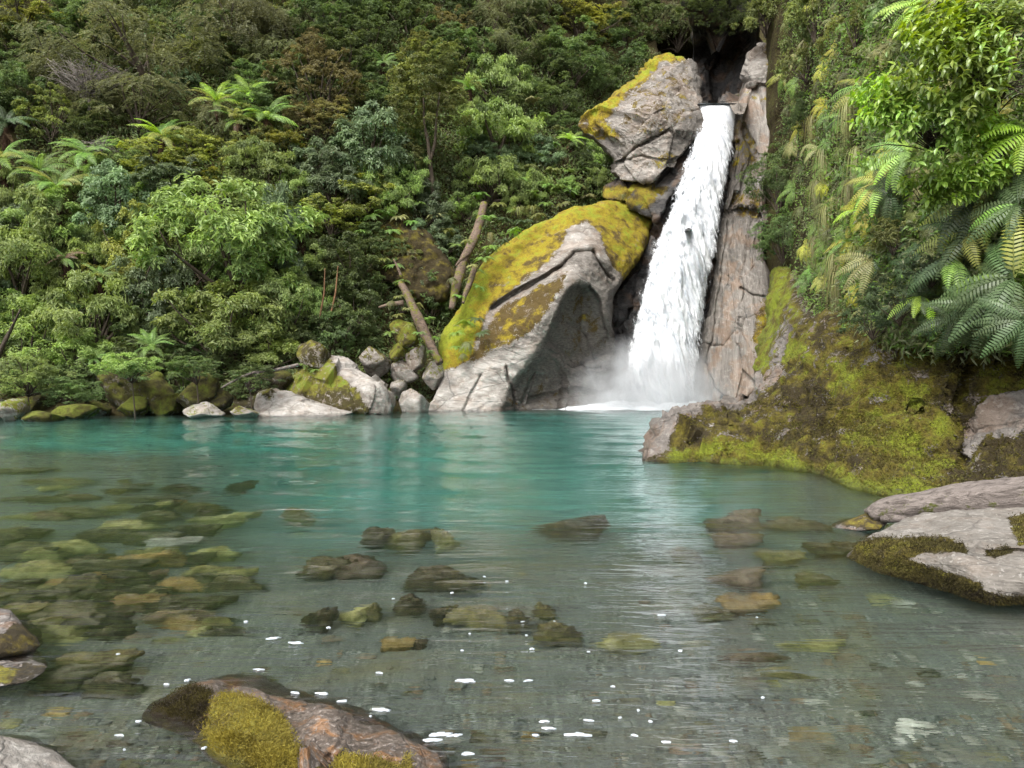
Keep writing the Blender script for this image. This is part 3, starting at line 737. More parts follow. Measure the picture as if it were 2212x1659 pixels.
strip_rock('rock_slab', [(1612,178),(1600,215),(1592,262),(1580,330),(1562,420),(1552,500),(1534,600),(1516,700),(1500,790),(1488,850),(1478,905)],
           [(1650,176),(1690,190),(1695,230),(1684,290),(1668,350),(1658,420),(1656,520),(1670,600),(1666,680),(1662,760),(1660,830),(1612,872),(1606,905)],
           [(1600,215,39),(1690,215,38.2),(1580,400,37.2),(1660,400,36.6),(1540,600,36.2),(1660,600,35.6),(1500,800,35.6),(1600,800,35.0),(1650,700,34.8),(1490,905,35.6),(1600,905,34.6)],
           M_SLAB, 420, 120,
           [('c', .3, .3, (1.3, 1, .45), -.18), ('f', 1.4, .07, (1, 1, .7), 0), ('f', .5, .22, (1, 1, .3), -.18), ('r', 2.2, .05, (1.6, 1, .08), -.18), ('f', 5, .02, (1, 1, .3), -.18)],
           [([(1500,740),(1560,750),(1610,690),(1645,680)], 2, .10), ([(1600,622),(1625,640),(1652,642)], 2.5, .18), ([(1560,460),(1600,452),(1650,470)], 4, .3), ([(1600,270),(1632,330),(1610,385),(1575,450)], 4, .3),
            ([(1560,860),(1590,875),(1640,850)], 4, .5), ([(1530,780),(1545,840),(1580,875)], 2, .15), ([(1600,250),(1585,420),(1560,600),(1530,780)], 2.5, .16), ([(1640,330),(1615,560),(1590,760)], 2, .08)],
           [([(1590,260),(1610,245),(1640,330),(1620,380),(1575,350)], .42, .3, 12), ([(1575,420),(1640,400),(1650,470),(1590,470)], .5, .2, 10), ([(1640,650),(1665,640),(1665,860),(1640,850),(1625,740)], .6, .35, 12), ([(1600,200),(1700,180),(1700,240),(1650,230)], .4, .5, 12)],
           [([(1620,190),(1690,190),(1680,300),(1640,420),(1600,420),(1640,300)], .4, 20), ([(1560,760),(1640,700),(1645,840),(1580,860)], .4, 25)],
           'steep pinkish striped rock slab bordering the waterfall on its outer side', 'rock slab', 12, 4,
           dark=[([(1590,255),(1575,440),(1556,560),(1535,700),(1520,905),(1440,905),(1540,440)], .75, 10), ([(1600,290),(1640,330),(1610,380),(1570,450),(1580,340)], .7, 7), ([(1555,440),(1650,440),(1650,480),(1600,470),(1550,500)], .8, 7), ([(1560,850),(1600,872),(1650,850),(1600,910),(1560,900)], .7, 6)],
           veins=[([(1548,512),(1570,545),(1600,560),(1625,590),(1640,600)], 2.0, .7), ([(1575,570),(1600,590),(1630,605)], 1.6, .5), ([(1545,665),(1580,672),(1620,655)], 1.6, .45)])

relief('ledge', [(1300,402),(1330,388),(1390,385),(1430,365),(1480,335),(1512,300),(1500,350),(1470,400),(1448,440),(1420,480),(1385,470),(1350,440),(1300,430)],
       [(1300,402,39.5),(1430,365,38.6),(1512,300,39),(1420,480,37.4),(1350,440,38.2),(1400,420,37.5),(1470,370,38)], M_CLIFF, None, 160, 50, .35, 3,
       noise=[('c', .8, .3), ('f', 1, .2), ('f', 3, .05)], zones=[([(1290,400),(1380,390),(1440,400),(1400,450),(1340,450),(1290,435)], .8, .45, 12)], pale=[([(1395,395),(1440,385),(1440,425),(1410,430)], .5, 6)],
       label='dark shelf of rock with patches of moss under the high cracked boulder', cat='ledge', seed=19)
relief('boulder', [(1600,168),(1612,140),(1620,115),(1645,98),(1672,104),(1684,140),(1690,182),(1660,196),(1625,196)],
       [(1600,168,39.4),(1645,98,39.8),(1690,182,38.7),(1640,150,38.6)], M_DOME, None, 120, 30, .5, 2.5, noise=[('c', .7, .25), ('f', 1.2, .15)],
       pale=[([(1610,150),(1640,105),(1660,120),(1640,160)], .7, 12)], zones=[([(1650,95),(1690,110),(1690,190),(1660,190)], .5, .2, 10)],
       label='grey boulder wedged above the striped slab at the mouth of the gorge', seed=14)
relief('boulder', [(1575,225),(1578,208),(1592,202),(1608,206),(1616,222),(1606,248),(1586,246)], [(1575,225,38.9),(1616,222,38.8),(1595,225,38.4)], M_BOULD, None, 60, 16, .3, 1.2,
       noise=[('f', 2, .08)], zones=[([(1570,200),(1620,200),(1620,222),(1570,222)], .6, .3, 8)], label='small mossy rock at the lip of the waterfall', seed=15)
relief('boulder', [(1478,500),(1482,494),(1490,492),(1496,497),(1494,503),(1484,505)], [(1478,500,36.0),(1496,497,36.0),(1487,498,35.3)], M_CLIFF, None, 24, 8, .1, 1.0, noise=[('f', 5, .02)],
       label='tiny black rock poking out through the falling water', seed=16)
relief('rock_face', [(1475,250),(1478,205),(1488,160),(1492,120),(1488,60),(1480,0),(1470,-60),(1640,-60),(1655,40),(1640,110),(1620,170),(1605,230),(1600,250)],
       [(1475,250,46),(1600,250,46),(1480,0,45),(1640,0,44),(1550,120,53),(1550,-50,44.5),(1560,240,53)], M_CLIFF, None, 120, 40, 1.0, 3, noise=[('c', .5, .6), ('f', .7, .4), ('r', 2, .1)],  # deep shade of the gorge is put into the dark rock colour
       label='damp rock closing off the gorge above the waterfall, coloured dark for its shade', cat='rock face', seed=17)

# mossy bank coming forward on the near side of the fall
BANK_OUT = [(1392,1006),(1398,985),(1412,955),(1432,925),(1462,903),(1500,886),(1540,877),(1600,880),(1628,858),(1660,830),(1700,792),(1735,728),(1790,690),(1900,680),(2050,672),(2240,660),(2480,640),(2520,900),(2480,1240),(2200,1180),(1960,1110),(1880,1078),(1850,1060),(1770,1032),(1640,1014),(1500,1010)]
BANK_CTL = [(1400,1000,14.0),(1430,935,15.0),(1500,886,16.2),(1600,880,17.5),(1700,795,18),(1735,728,18.5),(1640,1006,13.6),(1770,1020,12.7),(1880,1068,10.4),(2000,1120,9.1),(2200,1160,8.2),(2480,1200,7.2),
            (1600,940,15.0),(1700,900,15.2),(1750,850,15.2),(1800,780,14.8),(1900,760,13.6),(2000,760,12.9),(2130,740,12.2),(2300,680,11.6),(1800,950,13.4),(1900,980,12.1),(2000,1000,11.2),(2100,1000,10.6),(2212,1000,9.9),(2212,900,10.3),(2480,900,8.6),
            (1900,860,12.6),(2000,860,12.0),(2100,860,11.6),(1790,690,17.5),(2050,672,14.5)]
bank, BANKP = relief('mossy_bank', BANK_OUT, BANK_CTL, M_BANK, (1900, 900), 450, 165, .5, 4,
       noise=[('c', .9, .14), ('f', .55, .45), ('r', 1.3, .14, (1.3, 1, .5), .3), ('f', 2.6, .15), ('f', 8, .04), ('r', 5, .04)],
       cracks=[([(1990,880),(1985,930),(1990,985)], 4, .22), ([(1760,880),(1780,940),(1770,980)], 10, .25), ([(1690,860),(1640,900),(1590,930),(1560,990)], 6, .2), ([(1480,960),(1540,940),(1600,950)], 5, .15), ([(1840,760),(1830,820),(1800,880)], 12, .35),
               ([(2090,780),(2080,850),(2095,900),(2080,1000)], 8, .3), ([(1590,895),(1600,925),(1570,960),(1575,990)], 3, .18)],
       zones=[([(1380,1020),(1480,905),(1600,890),(1690,820),(1720,740),(1700,600),(2520,500),(2520,1240),(1380,1240)], .72, .36, 16),
              ([(1440,1010),(1450,975),(1530,965),(1640,975),(1700,1000),(1860,1040),(2060,1060),(2000,1100),(1860,1080),(1700,1020)], .92, .80, 14),
              ([(1860,880),(1960,840),(2060,900),(2080,1010),(1960,1040),(1860,1000)], .9, .62, 22), ([(1760,790),(1900,800),(2000,830),(1950,870),(1800,860)], .85, .62, 18),
              ([(1700,850),(1780,830),(1820,900),(1840,980),(1780,1000),(1740,930)], .8, .02, 18), ([(2100,780),(2212,740),(2212,830),(2110,850)], .85, .66, 16),
              ([(1690,760),(1730,740),(1760,760),(1740,790),(1700,800)], .95, .95, 8), ([(1600,850),(1680,800),(1710,820),(1660,870)], .35, .4, 12),
              ([(1398,985),(1430,930),(1500,882),(1560,880),(1520,900),(1460,935),(1420,985)], .12, .1, 8),
              ([(2085,930),(2110,880),(2180,830),(2260,800),(2300,980),(2180,960),(2130,930),(2090,1000)], .02, .1, 10),
              ([(2120,950),(2212,920),(2300,1000),(2212,1050),(2110,1040)], .8, .05, 12)],
       dark=[([(1840,740),(1900,700),(2400,660),(2400,760),(2212,760),(2050,800),(1900,790),(1830,880),(1800,820)], .75, 16), ([(1760,830),(1800,860),(1810,1000),(1760,990)], .7, 12)],  # upper strip paints in the shade below the overhang
       pale=[([(2085,930),(2110,880),(2180,830),(2260,800),(2300,980),(2180,960),(2130,930),(2090,1000)], .30, 12), ([(2118,955),(2136,938),(2146,962),(2130,980)], 1, 3)],
       label='broad moss-covered rock bank sloping into the water under the overhanging ferns', cat='bank', seed=21, jag=5)
relief('mossy_rock', [(1645,760),(1655,690),(1664,630),(1680,585),(1720,600),(1770,640),(1812,680),(1830,760),(1800,850),(1700,880),(1640,850)],
       [(1635,740,29),(1665,590,33),(1770,640,25),(1830,740,20),(1700,880,22),(1640,850,24),(1740,700,22)], M_BANK, None, 200, 60, .9, 4,
       noise=[('f', .5, .5), ('f', 2, .12), ('r', 1.2, .1)], zones=[([(1620,700),(1660,570),(1700,540),(1730,600),(1690,720),(1660,820),(1630,800)], .85, .78, 14), ([(1730,600),(1790,640),(1780,720),(1730,740),(1700,700)], .8, .62, 14), ([(1700,540),(1830,540),(1840,860),(1760,860)], .6, .1, 14)],
       label='steep rock with yellow-green moss between the striped slab and the near bank', cat='rock', seed=23)

# ---- shoreline boulders on the far side
relief('boulder', [(612,838),(640,800),(690,772),(715,762),(748,770),(780,790),(812,820),(838,845),(852,880),(850,905),(640,905),(600,880)],
       [(612,838,31.3),(715,762,31.4),(780,790,30.7),(845,870,30.3),(850,900,30.2),(640,900,29.8),(740,880,29.4),(720,800,30.1),(790,830,29.8),(830,870,29.7)],
       M_BOULD, (735, 850), 260, 80, .5, 2.5, noise=[('c', .7, .25), ('f', .8, .16), ('f', 3, .04)], push=[([(640,910),(700,880),(770,905)], -.15, 12)],
       zones=[([(590,860),(640,795),(712,768),(728,800),(775,845),(800,905),(600,910)], .78, .62, 8), ([(640,850),(760,840),(810,905),(620,910)], .7, .02, 14)],
       pale=[([(712,758),(750,768),(785,790),(815,815),(845,850),(850,905),(828,890),(815,862),(780,845),(735,800)], 1, 7)],
       label='large boulder by the water with grassy moss over its back and a bare white nose', seed=31)
relief('boulder', [(556,872),(562,852),(590,843),(625,848),(670,866),(720,878),(765,892),(740,906),(560,908)], [(556,872,28.9),(590,843,29.4),(765,895,29.0),(640,905,28.0),(650,870,28.7),(590,900,28.0)],
       M_BOULD, (630, 882), 180, 50, .35, 1.6, noise=[('c', .8, .12), ('f', 1, .08), ('r', 2.2, .03, (1, 1, 3), .1)], zones=[([(550,850),(580,838),(600,850),(580,870)], .6, .3, 6)],
       pale=[([(550,912),(560,850),(620,845),(770,890),(740,912)], 1, 10)], label='smooth white rock with grey veins sloping into the pool', seed=32)
SB = [ # u0, u1, top, water line, material, moss, kind, pale, label
 (760,850,748,815,.35,.2,.3,'grey boulder with brown lichen above the white-nosed boulder'),
 (838,905,775,838,.2,.2,.3,'angular grey-brown rock tucked behind the white-nosed boulder'),
 (905,962,776,845,.25,.6,.35,'grey block leaning at the foot of the golden moss outcrop'),
 (876,928,745,800,.3,.3,.1,'dim brown rock under the leaning dead log'),
 (840,885,740,788,.75,.4,0,'rounded rock furred with olive moss above the rock pile'),
 (842,880,820,862,.1,.2,.6,'small sharp grey stone in the gap of the rock pile'),
 (858,930,838,892,.1,.2,.85,'pale cracked rock standing at the water between the boulder and the outcrop'),
 (818,856,842,893,.05,.2,1.0,'slim white rock at the tail of the white-nosed boulder'),
 (396,492,868,904,.15,.4,.85,'pinkish grey rock at the water below the mossy block'),
 (484,562,876,903,.25,.5,.8,'low split pinkish rock beside the smooth white rock'),
 (200,392,788,900,.78,.45,.0,'large dark block coated in brown and green moss under the trees'),
 (380,484,802,893,.78,.35,.0,'square dark mossy block next to the large mossy block'),
 (330,400,850,893,.85,.5,.0,'green mossy hummock at the waterline before the large mossy block'),
 (470,640,815,893,.6,.05,.0,'dark mossy ledge in shade behind the smooth white rock'),
 (0,62,860,912,.4,.6,.5,'white-topped mossy rock at the edge of the left shore'),
 (52,140,885,912,.8,.7,.0,'low green mossy rock next to the white-topped one'),
 (120,215,872,908,.85,.6,.0,'long low mossy rock on the shaded shore'),
 (-60,20,840,905,.4,.3,.3,'grey rock among roots at the very end of the shore'),
 (176,240,862,900,.7,.3,.0,'small brown-green rock wedged against the large mossy block'),
 (840,905,690,762,.8,.45,0,'hump of earth and golden moss below the broken log'),
 (250,330,850,900,.85,.75,.0,'yellow-green moss cushion at the foot of the large mossy block'),
 (20,110,850,893,.8,.3,.0,'dark mossy lump behind the white-topped rock'),
 (430,520,840,888,.75,.2,.0,'small mossy block behind the pinkish rocks'),
 (560,640,800,850,.7,.3,.0,'mossy shoulder of rock behind the smooth white rock'),
 (640,720,735,800,.6,.1,.2,'shaded grey rock behind the bushes above the boulder'),
]
BOUT = np.random.default_rng(5)
for i, (u0, u1, vt, vb, mo, mk, pa, lab) in enumerate(SB):
    ybase = min(W((u0+u1)/2, max(vb, 880))[1], 36)
    if u1 < 600: ybase = min(ybase, 28.2)
    if vb < 880: ybase = 32.5 if u0 > 740 else 30.5
    w = (u1 - u0) * px(ybase); V, Q = BA[i % 9]
    ang = BOUT.uniform(-.5, .5)
    V = V @ np.array([[math.cos(ang), math.sin(ang), 0], [-math.sin(ang), math.cos(ang), 0], [0, 0, 1]])
    V = V / np.abs(V).max(0)
    hgt = (vb - vt) * px(ybase)
    dep = w * .38 + .25
    V = V * np.array([w / 2, dep, hgt * (.62 if vb > 880 else .55)])
    # finer surface
    top = P((u0+u1)/2, vt, ybase + dep); c = np.array([top[0], ybase + dep * .9, top[2] - V[:, 2].max()])
    pw = V + c
    pw = pw + vnormals(V, Q) * (.05 * w / 2 * fbm(pw * 3, i, 4) + .06 * w / 2 * cells(pw * 1.1, i))[:, None]
    up = vnormals(V, Q)[:, 2]
    zc = np.stack([np.clip(mo + .25 * up, 0, 1), np.full(len(V), mk) + .2 * up, pa * (1 - .4 * np.clip(up, 0, 1))], -1)
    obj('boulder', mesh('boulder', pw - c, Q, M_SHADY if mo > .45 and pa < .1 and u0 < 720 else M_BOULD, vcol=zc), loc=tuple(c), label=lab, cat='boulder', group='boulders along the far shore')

# ---- near rocks
near_rock, NEARP = relief('boulder', [(312,1562),(330,1535),(372,1508),(415,1484),(465,1470),(520,1474),(575,1494),(640,1520),(720,1535),(790,1560),(850,1592),(905,1620),(955,1645),(968,1700),(930,1800),(700,1900),(560,1760),(500,1690),(440,1640),(400,1600),(345,1580)],
       [(312,1562,3.60),(490,1470,4.05),(470,1505,3.72),(400,1530,3.68),(560,1515,3.66),(640,1530,3.74),(700,1560,3.44),(790,1562,3.62),(850,1600,3.40),(955,1648,3.22),(570,1590,3.28),(470,1590,3.40),(430,1612,3.42),(560,1710,3.04),(640,1640,3.10),(700,1700,2.92),(820,1650,3.08),(850,1760,2.78),(700,1850,2.62),(930,1780,2.72)],
       M_RUST, (660, 1610), 300, 95, .05, .35, noise=[('f', 2.2, .035), ('f', 7, .014), ('f', 22, .005), ('c', 5, .012)],
       push=[([(640,1575),(680,1545),(740,1550),(760,1590),(730,1635),(680,1640),(650,1610)], -.05, 14)],
       cracks=[([(640,1580),(650,1620),(700,1648),(735,1638)], 6, .03), ([(610,1560),(630,1620),(620,1700)], 7, .04), ([(750,1560),(740,1600),(700,1650),(690,1700)], 6, .03)],
       zones=[([(430,1590),(440,1520),(490,1490),(550,1510),(605,1545),(640,1600),(635,1700),(560,1760),(480,1660),(420,1610)], .95, .9, 8), ([(300,1580),(340,1510),(400,1478),(455,1490),(450,1535),(430,1590),(400,1610)], .85, .02, 8), ([(690,1690),(740,1620),(800,1640),(860,1660),(880,1640),(900,1690),(860,1800),(700,1850)], .85, .72, 8)],
       label='rust-stained boulder with shaggy yellow moss breaking the water at the near edge', seed=41, jag=4)
flat_rock, FLATP = relief('boulder', [(1826,1203),(1850,1172),(1890,1148),(1935,1128),(1990,1112),(2060,1106),(2130,1100),(2212,1098),(2330,1102),(2420,1180),(2400,1340),(2290,1330),(2212,1312),(2130,1306),(2060,1290),(2000,1268),(1930,1246),(1870,1228)],
       [(1826,1203,6.75),(1860,1162,6.6),(1920,1133,7.0),(1990,1112,7.2),(2120,1102,7.28),(2212,1098,7.35),(2400,1110,7.3),(1870,1228,6.45),(1930,1248,6.12),(2000,1270,5.85),(2060,1290,5.68),(2212,1312,5.42),(2400,1330,5.25),
        (1950,1175,6.15),(2050,1195,5.80),(1900,1190,6.35),(2130,1165,6.0),(2212,1180,5.7),(2080,1215,5.62),(2212,1235,5.38),(2120,1235,5.5),(2130,1130,6.7),(2000,1135,6.8),(2350,1200,5.6)],
       M_FLAT, (2100, 1200), 280, 90, .08, .8, noise=[('f', 1.3, .05), ('f', 4, .02), ('r', 3, .012, (1, 1, 5), .1), ('f', 14, .006)],
       cracks=[([(1960,1165),(2040,1178),(2130,1190),(2212,1196)], 6, .10), ([(2060,1165),(2100,1178),(2150,1170)], 4, .04)],
       zones=[([(1826,1210),(1850,1165),(1900,1158),(2000,1160),(2080,1172),(2090,1195),(2000,1195),(1960,1205),(2060,1240),(2120,1260),(2140,1310),(1930,1260)], .86, .55, 7), ([(2120,1190),(2170,1178),(2200,1190),(2150,1205)], .75, .4, 6),
              ([(2175,1120),(2230,1110),(2240,1170),(2200,1175)], .8, .6, 5), ([(1826,1230),(1930,1235),(2060,1270),(2212,1290),(2400,1310),(2400,1360),(1900,1290)], .85, .02, 8)],
       pale=[([(1870,1150),(2000,1115),(2212,1100),(2170,1160),(2000,1150)], .22, 20)],
       label='broad flat-topped grey rock with a mossy ledge along its front by the near bank', seed=42, jag=4)
relief('boulder', [(-120,1440),(-130,1340),(-40,1316),(20,1322),(48,1345),(80,1375),(97,1395),(80,1412),(20,1424),(-60,1440)],
       [(-120,1440,4.2),(-40,1316,4.8),(20,1322,4.72),(97,1395,4.6),(20,1424,4.35),(0,1370,4.38),(50,1370,4.5),(-120,1330,4.5)], M_NEAR, (-10, 1380), 220, 70, .07, .6,
       noise=[('f', 3, .03), ('f', 12, .01)], zones=[([(30,1338),(60,1350),(110,1400),(60,1425),(-140,1450),(-140,1385),(10,1368)], .85, .12, 6)], label='dark round rock with a grey cap cut by the edge of the view', seed=43)
relief('boulder', [(-120,1500),(-120,1440),(-30,1428),(40,1428),(75,1424),(108,1436),(95,1455),(60,1475),(0,1484),(-60,1496)], [(-120,1500,3.9),(-30,1428,4.3),(75,1424,4.3),(108,1436,4.25),(60,1475,4.02),(0,1455,4.08),(-60,1495,3.9)], M_NEAR, (0, 1456), 200, 50, .04, .4,
       noise=[('f', 4, .025), ('f', 14, .01)], zones=[([(-120,1440),(0,1438),(60,1445),(50,1470),(-60,1490),(-120,1490)], .9, .85, 6), ([(50,1430),(108,1430),(100,1450),(60,1475),(0,1484),(30,1465)], .7, .02, 6)],
       label='low wet rock with a cushion of yellow moss just below the grey-capped rock', seed=44)
relief('boulder', [(-140,1760),(-140,1580),(-40,1585),(30,1592),(80,1603),(120,1618),(150,1640),(185,1668),(210,1760),(60,1850)], [(-140,1580,3.0),(30,1592,3.02),(120,1618,2.98),(185,1668,2.85),(200,1750,2.6),(60,1700,2.66),(0,1640,2.8),(60,1850,2.35),(-140,1760,2.4)], M_FLAT, (20, 1700), 200, 70, .05, .5,
       noise=[('f', 3, .025), ('f', 12, .008), ('f', 30, .003)], pale=[([(-140,1580),(30,1590),(180,1660),(120,1760),(-140,1760)], .5, 10)], label='bare pale grey rock in the bottom corner by the camera', seed=45)
relief('boulder', [(1795,1142),(1820,1128),(1850,1116),(1880,1100),(1905,1104),(1915,1130),(1900,1145),(1850,1148)], [(1795,1142,8.05),(1880,1100,8.2),(1915,1130,7.95),(1850,1146,7.9),(1870,1125,7.95)], M_NEAR, (1860, 1130), 140, 40, .06, .5,
       noise=[('f', 3, .03), ('f', 12, .01)], zones=[([(1795,1130),(1880,1090),(1920,1110),(1900,1150)], .85, .3, 8)], label='low brown mossy rock under the broken end of the grey driftwood log', seed=46)

yb_ = hill_hit(850, 530)
relief('earth_bank', [(765,505),(805,478),(860,474),(905,488),(950,530),(985,590),(960,650),(915,660),(870,620),(825,590),(785,560)],
       [(765,505,yb_-.2),(860,474,yb_+.3),(985,590,yb_-1.2),(915,660,yb_-2.0),(785,560,yb_-1.0),(870,560,yb_-1.3)], M_BANK, None, 180, 50, .6, 3,
       noise=[('f', .8, .35), ('f', 3, .1), ('r', 1.6, .12)], zones=[([(700,400),(1100,400),(1100,700),(700,700)], .9, .12, 10), ([(800,490),(880,500),(890,550),(830,560)], .95, .42, 14)],
       label='rusty brown earth bank with golden moss showing between the ferns', cat='bank', seed=27)
# ------------------------------------------------------------------ leaves
LM = {
 'W': leaf_mat('pale green willowy leaves', (.060, .098, .022), (.200, .270, .062), (.32, .39, .12)),
 'G': leaf_mat('grey green leaves', (.048, .080, .036), (.155, .21, .10), (.26, .32, .18), spec=.4),
 'Y': leaf_mat('yellow green leaves', (.065, .085, .014), (.22, .235, .040), (.38, .36, .06)),
 'D': leaf_mat('dark green leaves', (.034, .054, .016), (.10, .145, .040), (.19, .24, .07)),
 'F': leaf_mat('feathery olive leaves', (.042, .048, .018), (.115, .125, .045), (.20, .20, .085)),
 'R': leaf_mat('brown tinged leaves', (.058, .056, .020), (.165, .150, .050), (.27, .22, .09)),
 'O': leaf_mat('olive small leaves', (.050, .062, .016), (.155, .175, .042), (.29, .29, .08)),
 'B': leaf_mat('bright shrub leaves', (.050, .10, .012), (.165, .27, .024), (.33, .44, .06), rough=.33, trans=.35, spec=.55),
 'S': leaf_mat('fern green', (.04, .09, .014), (.13, .22, .032), (.24, .33, .06), trans=.35),
 'L': leaf_mat('lime fern', (.09, .18, .012), (.24, .38, .025), (.38, .50, .05), trans=.4),
 'K': leaf_mat('deep green fern', (.016, .032, .010), (.050, .080, .026), (.10, .145, .055), trans=.2, spec=.35),
 'P': leaf_mat('straw fern', (.08, .08, .025), (.19, .19, .06), (.32, .30, .12), trans=.25),
 'X': leaf_mat('dead fern', (.04, .022, .012), (.105, .060, .032), (.18, .11, .06), trans=.1),
 'A': leaf_mat('yellow fern', (.13, .14, .012), (.30, .29, .025), (.44, .40, .06), trans=.35),
}
M_BARK = plain_mat('bark', (.030, .022, .016), (.11, .085, .062), 9, .85, .6, (1, 1, .25))
M_PALEB = plain_mat('bleached twigs', (.14, .12, .105), (.27, .24, .21), 9, .85, .4, (1, 1, .25))
M_REDB = plain_mat('reddish stems', (.10, .05, .025), (.22, .12, .06), 9, .8, .5, (1, 1, .25))
M_FTRUNK = plain_mat('fibrous fern trunk', (.022, .013, .008), (.085, .045, .025), 18, .95, .9, (1, 1, .35))
M_LOG = plain_mat('weathered log', (.10, .075, .06), (.30, .245, .20), 5, .85, .8, (1, 1, .12))

def unit(a): return a / (np.linalg.norm(a, axis=-1, keepdims=True) + 1e-9)
def leafq(pos, d, nrm, L, w, g, fold=.25):
    """one bent rhombus per leaf"""
    d = unit(d); s = unit(np.cross(d, nrm)); n = np.cross(s, d)
    L = L * g.uniform(.7, 1.2, (len(pos), 1)); w = w * g.uniform(.8, 1.2, (len(pos), 1))
    m = pos + d * L * .45
    V = np.stack([pos, m + s*w*.5 + n*w*fold, pos + d*L - n*L*.12, m - s*w*.5 + n*w*fold], 1).reshape(-1, 3)
    return V, np.arange(len(V)).reshape(-1, 4)
def crown(seed, R, nclump, cr, nwh, nlf, L, w, droop=.35, up=.5, flat=.65, lump=.3, low=-.35, spray=False, inner=.25, shape=None):
    """R=(rx,ry,rz); returns leaf mesh arrays and clump centres"""
    g = np.random.default_rng(seed); R = np.array(R)
    D = unit(g.normal(size=(nclump * 3, 3))); D = D[D[:, 2] > low][:nclump]
    lum = 1 + lump * fbm(D * 1.7 + seed, seed, 3) * 2.0
    rad = np.where(g.random(len(D)) < inner, g.uniform(.25, .7, len(D)), g.uniform(.78, 1.0, len(D)))
    if shape == 'layer':
        D[:, 2] = np.round(D[:, 2] * 3.2) / 3.2 + g.normal(size=len(D)) * .04
    C = D * R * (rad * lum)[:, None]
    crs = cr * g.uniform(.6, 1.25, len(C))
    out = unit(C / R + 1e-6)
    k = np.repeat(np.arange(len(C)), nwh)
    dd = unit(g.normal(size=(len(k), 3)) + out[k] * .9 + np.array([0, 0, up * 1.6]))
    rr = crs[k] * g.uniform(.45, 1.05, len(k)) 
    tp = C[k] + dd * rr[:, None] * np.array([1, 1, flat])
    cv = g.uniform(-.15, .15, len(C))[k] + g.uniform(-.1, .1, len(k))
    j = np.repeat(np.arange(len(k)), nlf); n = len(j)
    ax = unit(dd[j] * .6 + np.array([0, 0, up]) + .25 * g.normal(size=(n, 3)))
    if spray:
        # leaves in two rows along a drooping twig
        sd_ = unit(dd * np.array([1, 1, .25]) + .3 * g.normal(size=dd.shape)); sd_[:, 2] -= droop; sd_ = unit(sd_)
        idx = np.tile(np.arange(nlf), len(k)); t = idx // 2 * L * .62
        side = unit(np.cross(sd_, [0, 0, 1.0]))[j] * np.where(idx % 2, 1, -1)[:, None]
        bend = np.array([0, 0, -1.0]) * (t[:, None] ** 2) * droop * 1.2
        pos = tp[j] + sd_[j] * t[:, None] + bend
        ld = side + sd_[j] * .7 + .15 * g.normal(size=(n, 3)); nr = ax
    else:
        a = g.uniform(0, 2*PI, n); h = unit(np.cross(ax, g.normal(size=(n, 3))))
        ld = h * 1.0 + ax * g.uniform(-.1, .7, (n, 1)) + np.array([0, 0, -droop]); nr = ax
        pos = tp[j] + .25 * L * g.normal(size=(n, 3))
    V, Q = leafq(pos, ld, nr, L, w, g)
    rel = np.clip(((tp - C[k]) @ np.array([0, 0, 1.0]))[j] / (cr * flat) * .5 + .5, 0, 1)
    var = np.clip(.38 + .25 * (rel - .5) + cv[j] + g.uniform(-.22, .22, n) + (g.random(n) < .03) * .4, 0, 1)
    return V, Q, var, C
def limbs(C, R, seed, r0=.07, n=16):
    g = np.random.default_rng(seed); mb = MB(); base = np.array([0, 0, -R[2] * 1.02])
    for i in g.permutation(len(C))[:n]:
        c = C[i]; mid = base * .45 + c * .35 + np.array([0, 0, -.1 * R[2]]) + g.normal(size=3) * .08 * R[0]
        m2 = mid * .4 + c * .65 + g.normal(size=3) * .06 * R[0]
        mb.tube(spl([base, base * .7 + mid * .25, mid, m2, c], 8), np.linspace(r0, r0 * .18, 8), 5)
    return mb
PROTO = {}
def add_proto(key, sp, R, seed, **kw):
    V, Q, var, C = crown(seed, R, **kw)
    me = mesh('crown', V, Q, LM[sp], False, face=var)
    lb = limbs(C, R, seed, r0=.05 * R[0] * .8).mesh('limbs', M_BARK)
    PROTO.setdefault(key, []).append((me, lb, np.array(R)))
for q in range(3):
    add_proto('W', 'W', (1.9, 1.5, 1.5), 200+q, nclump=58, cr=.48, nwh=24, nlf=7, L=.18, w=.060, droop=.5, up=.45, lump=.4, low=-.75)
    add_proto('D', 'D', (1.5, 1.3, 1.5), 210+q, nclump=64, low=-.75, cr=.38, nwh=26, nlf=7, L=.10, w=.05, droop=.1, up=.5, lump=.4)
    add_proto('F', 'F', (1.8, 1.5, 1.3), 220+q, nclump=58, cr=.46, nwh=14, nlf=14, L=.10, w=.045, droop=.65, up=.1, lump=.45, spray=True, flat=.5, low=-.6)
    add_proto('G', 'G', (1.5, 1.2, 1.0), 230+q, nclump=54, low=-.7, cr=.38, nwh=26, nlf=8, L=.14, w=.058, droop=.35, up=.7, flat=.5, lump=.3)
for q in range(2):
    add_proto('Y', 'Y', (1.2, 1.1, 1.4), 240+q, nclump=50, low=-.8, cr=.34, nwh=22, nlf=8, L=.10, w=.055, droop=.15, up=.4, lump=.5)
    add_proto('O', 'O', (1.3, 1.2, 1.3), 250+q, nclump=85, low=-.8, cr=.28, nwh=18, nlf=8, L=.085, w=.045, droop=.1, up=.6, lump=.5)
    add_proto('R', 'R', (1.5, 1.3, 1.6), 260+q, nclump=95, low=-.85, cr=.30, nwh=18, nlf=8, L=.085, w=.045, droop=.1, up=.7, lump=.35)
    add_proto('V', 'W', (1.9, 1.3, .9), 270+q, nclump=50, low=-.7, cr=.46, nwh=26, nlf=7, L=.17, w=.055, droop=.5, up=.3, flat=.3, lump=.35, shape='layer')
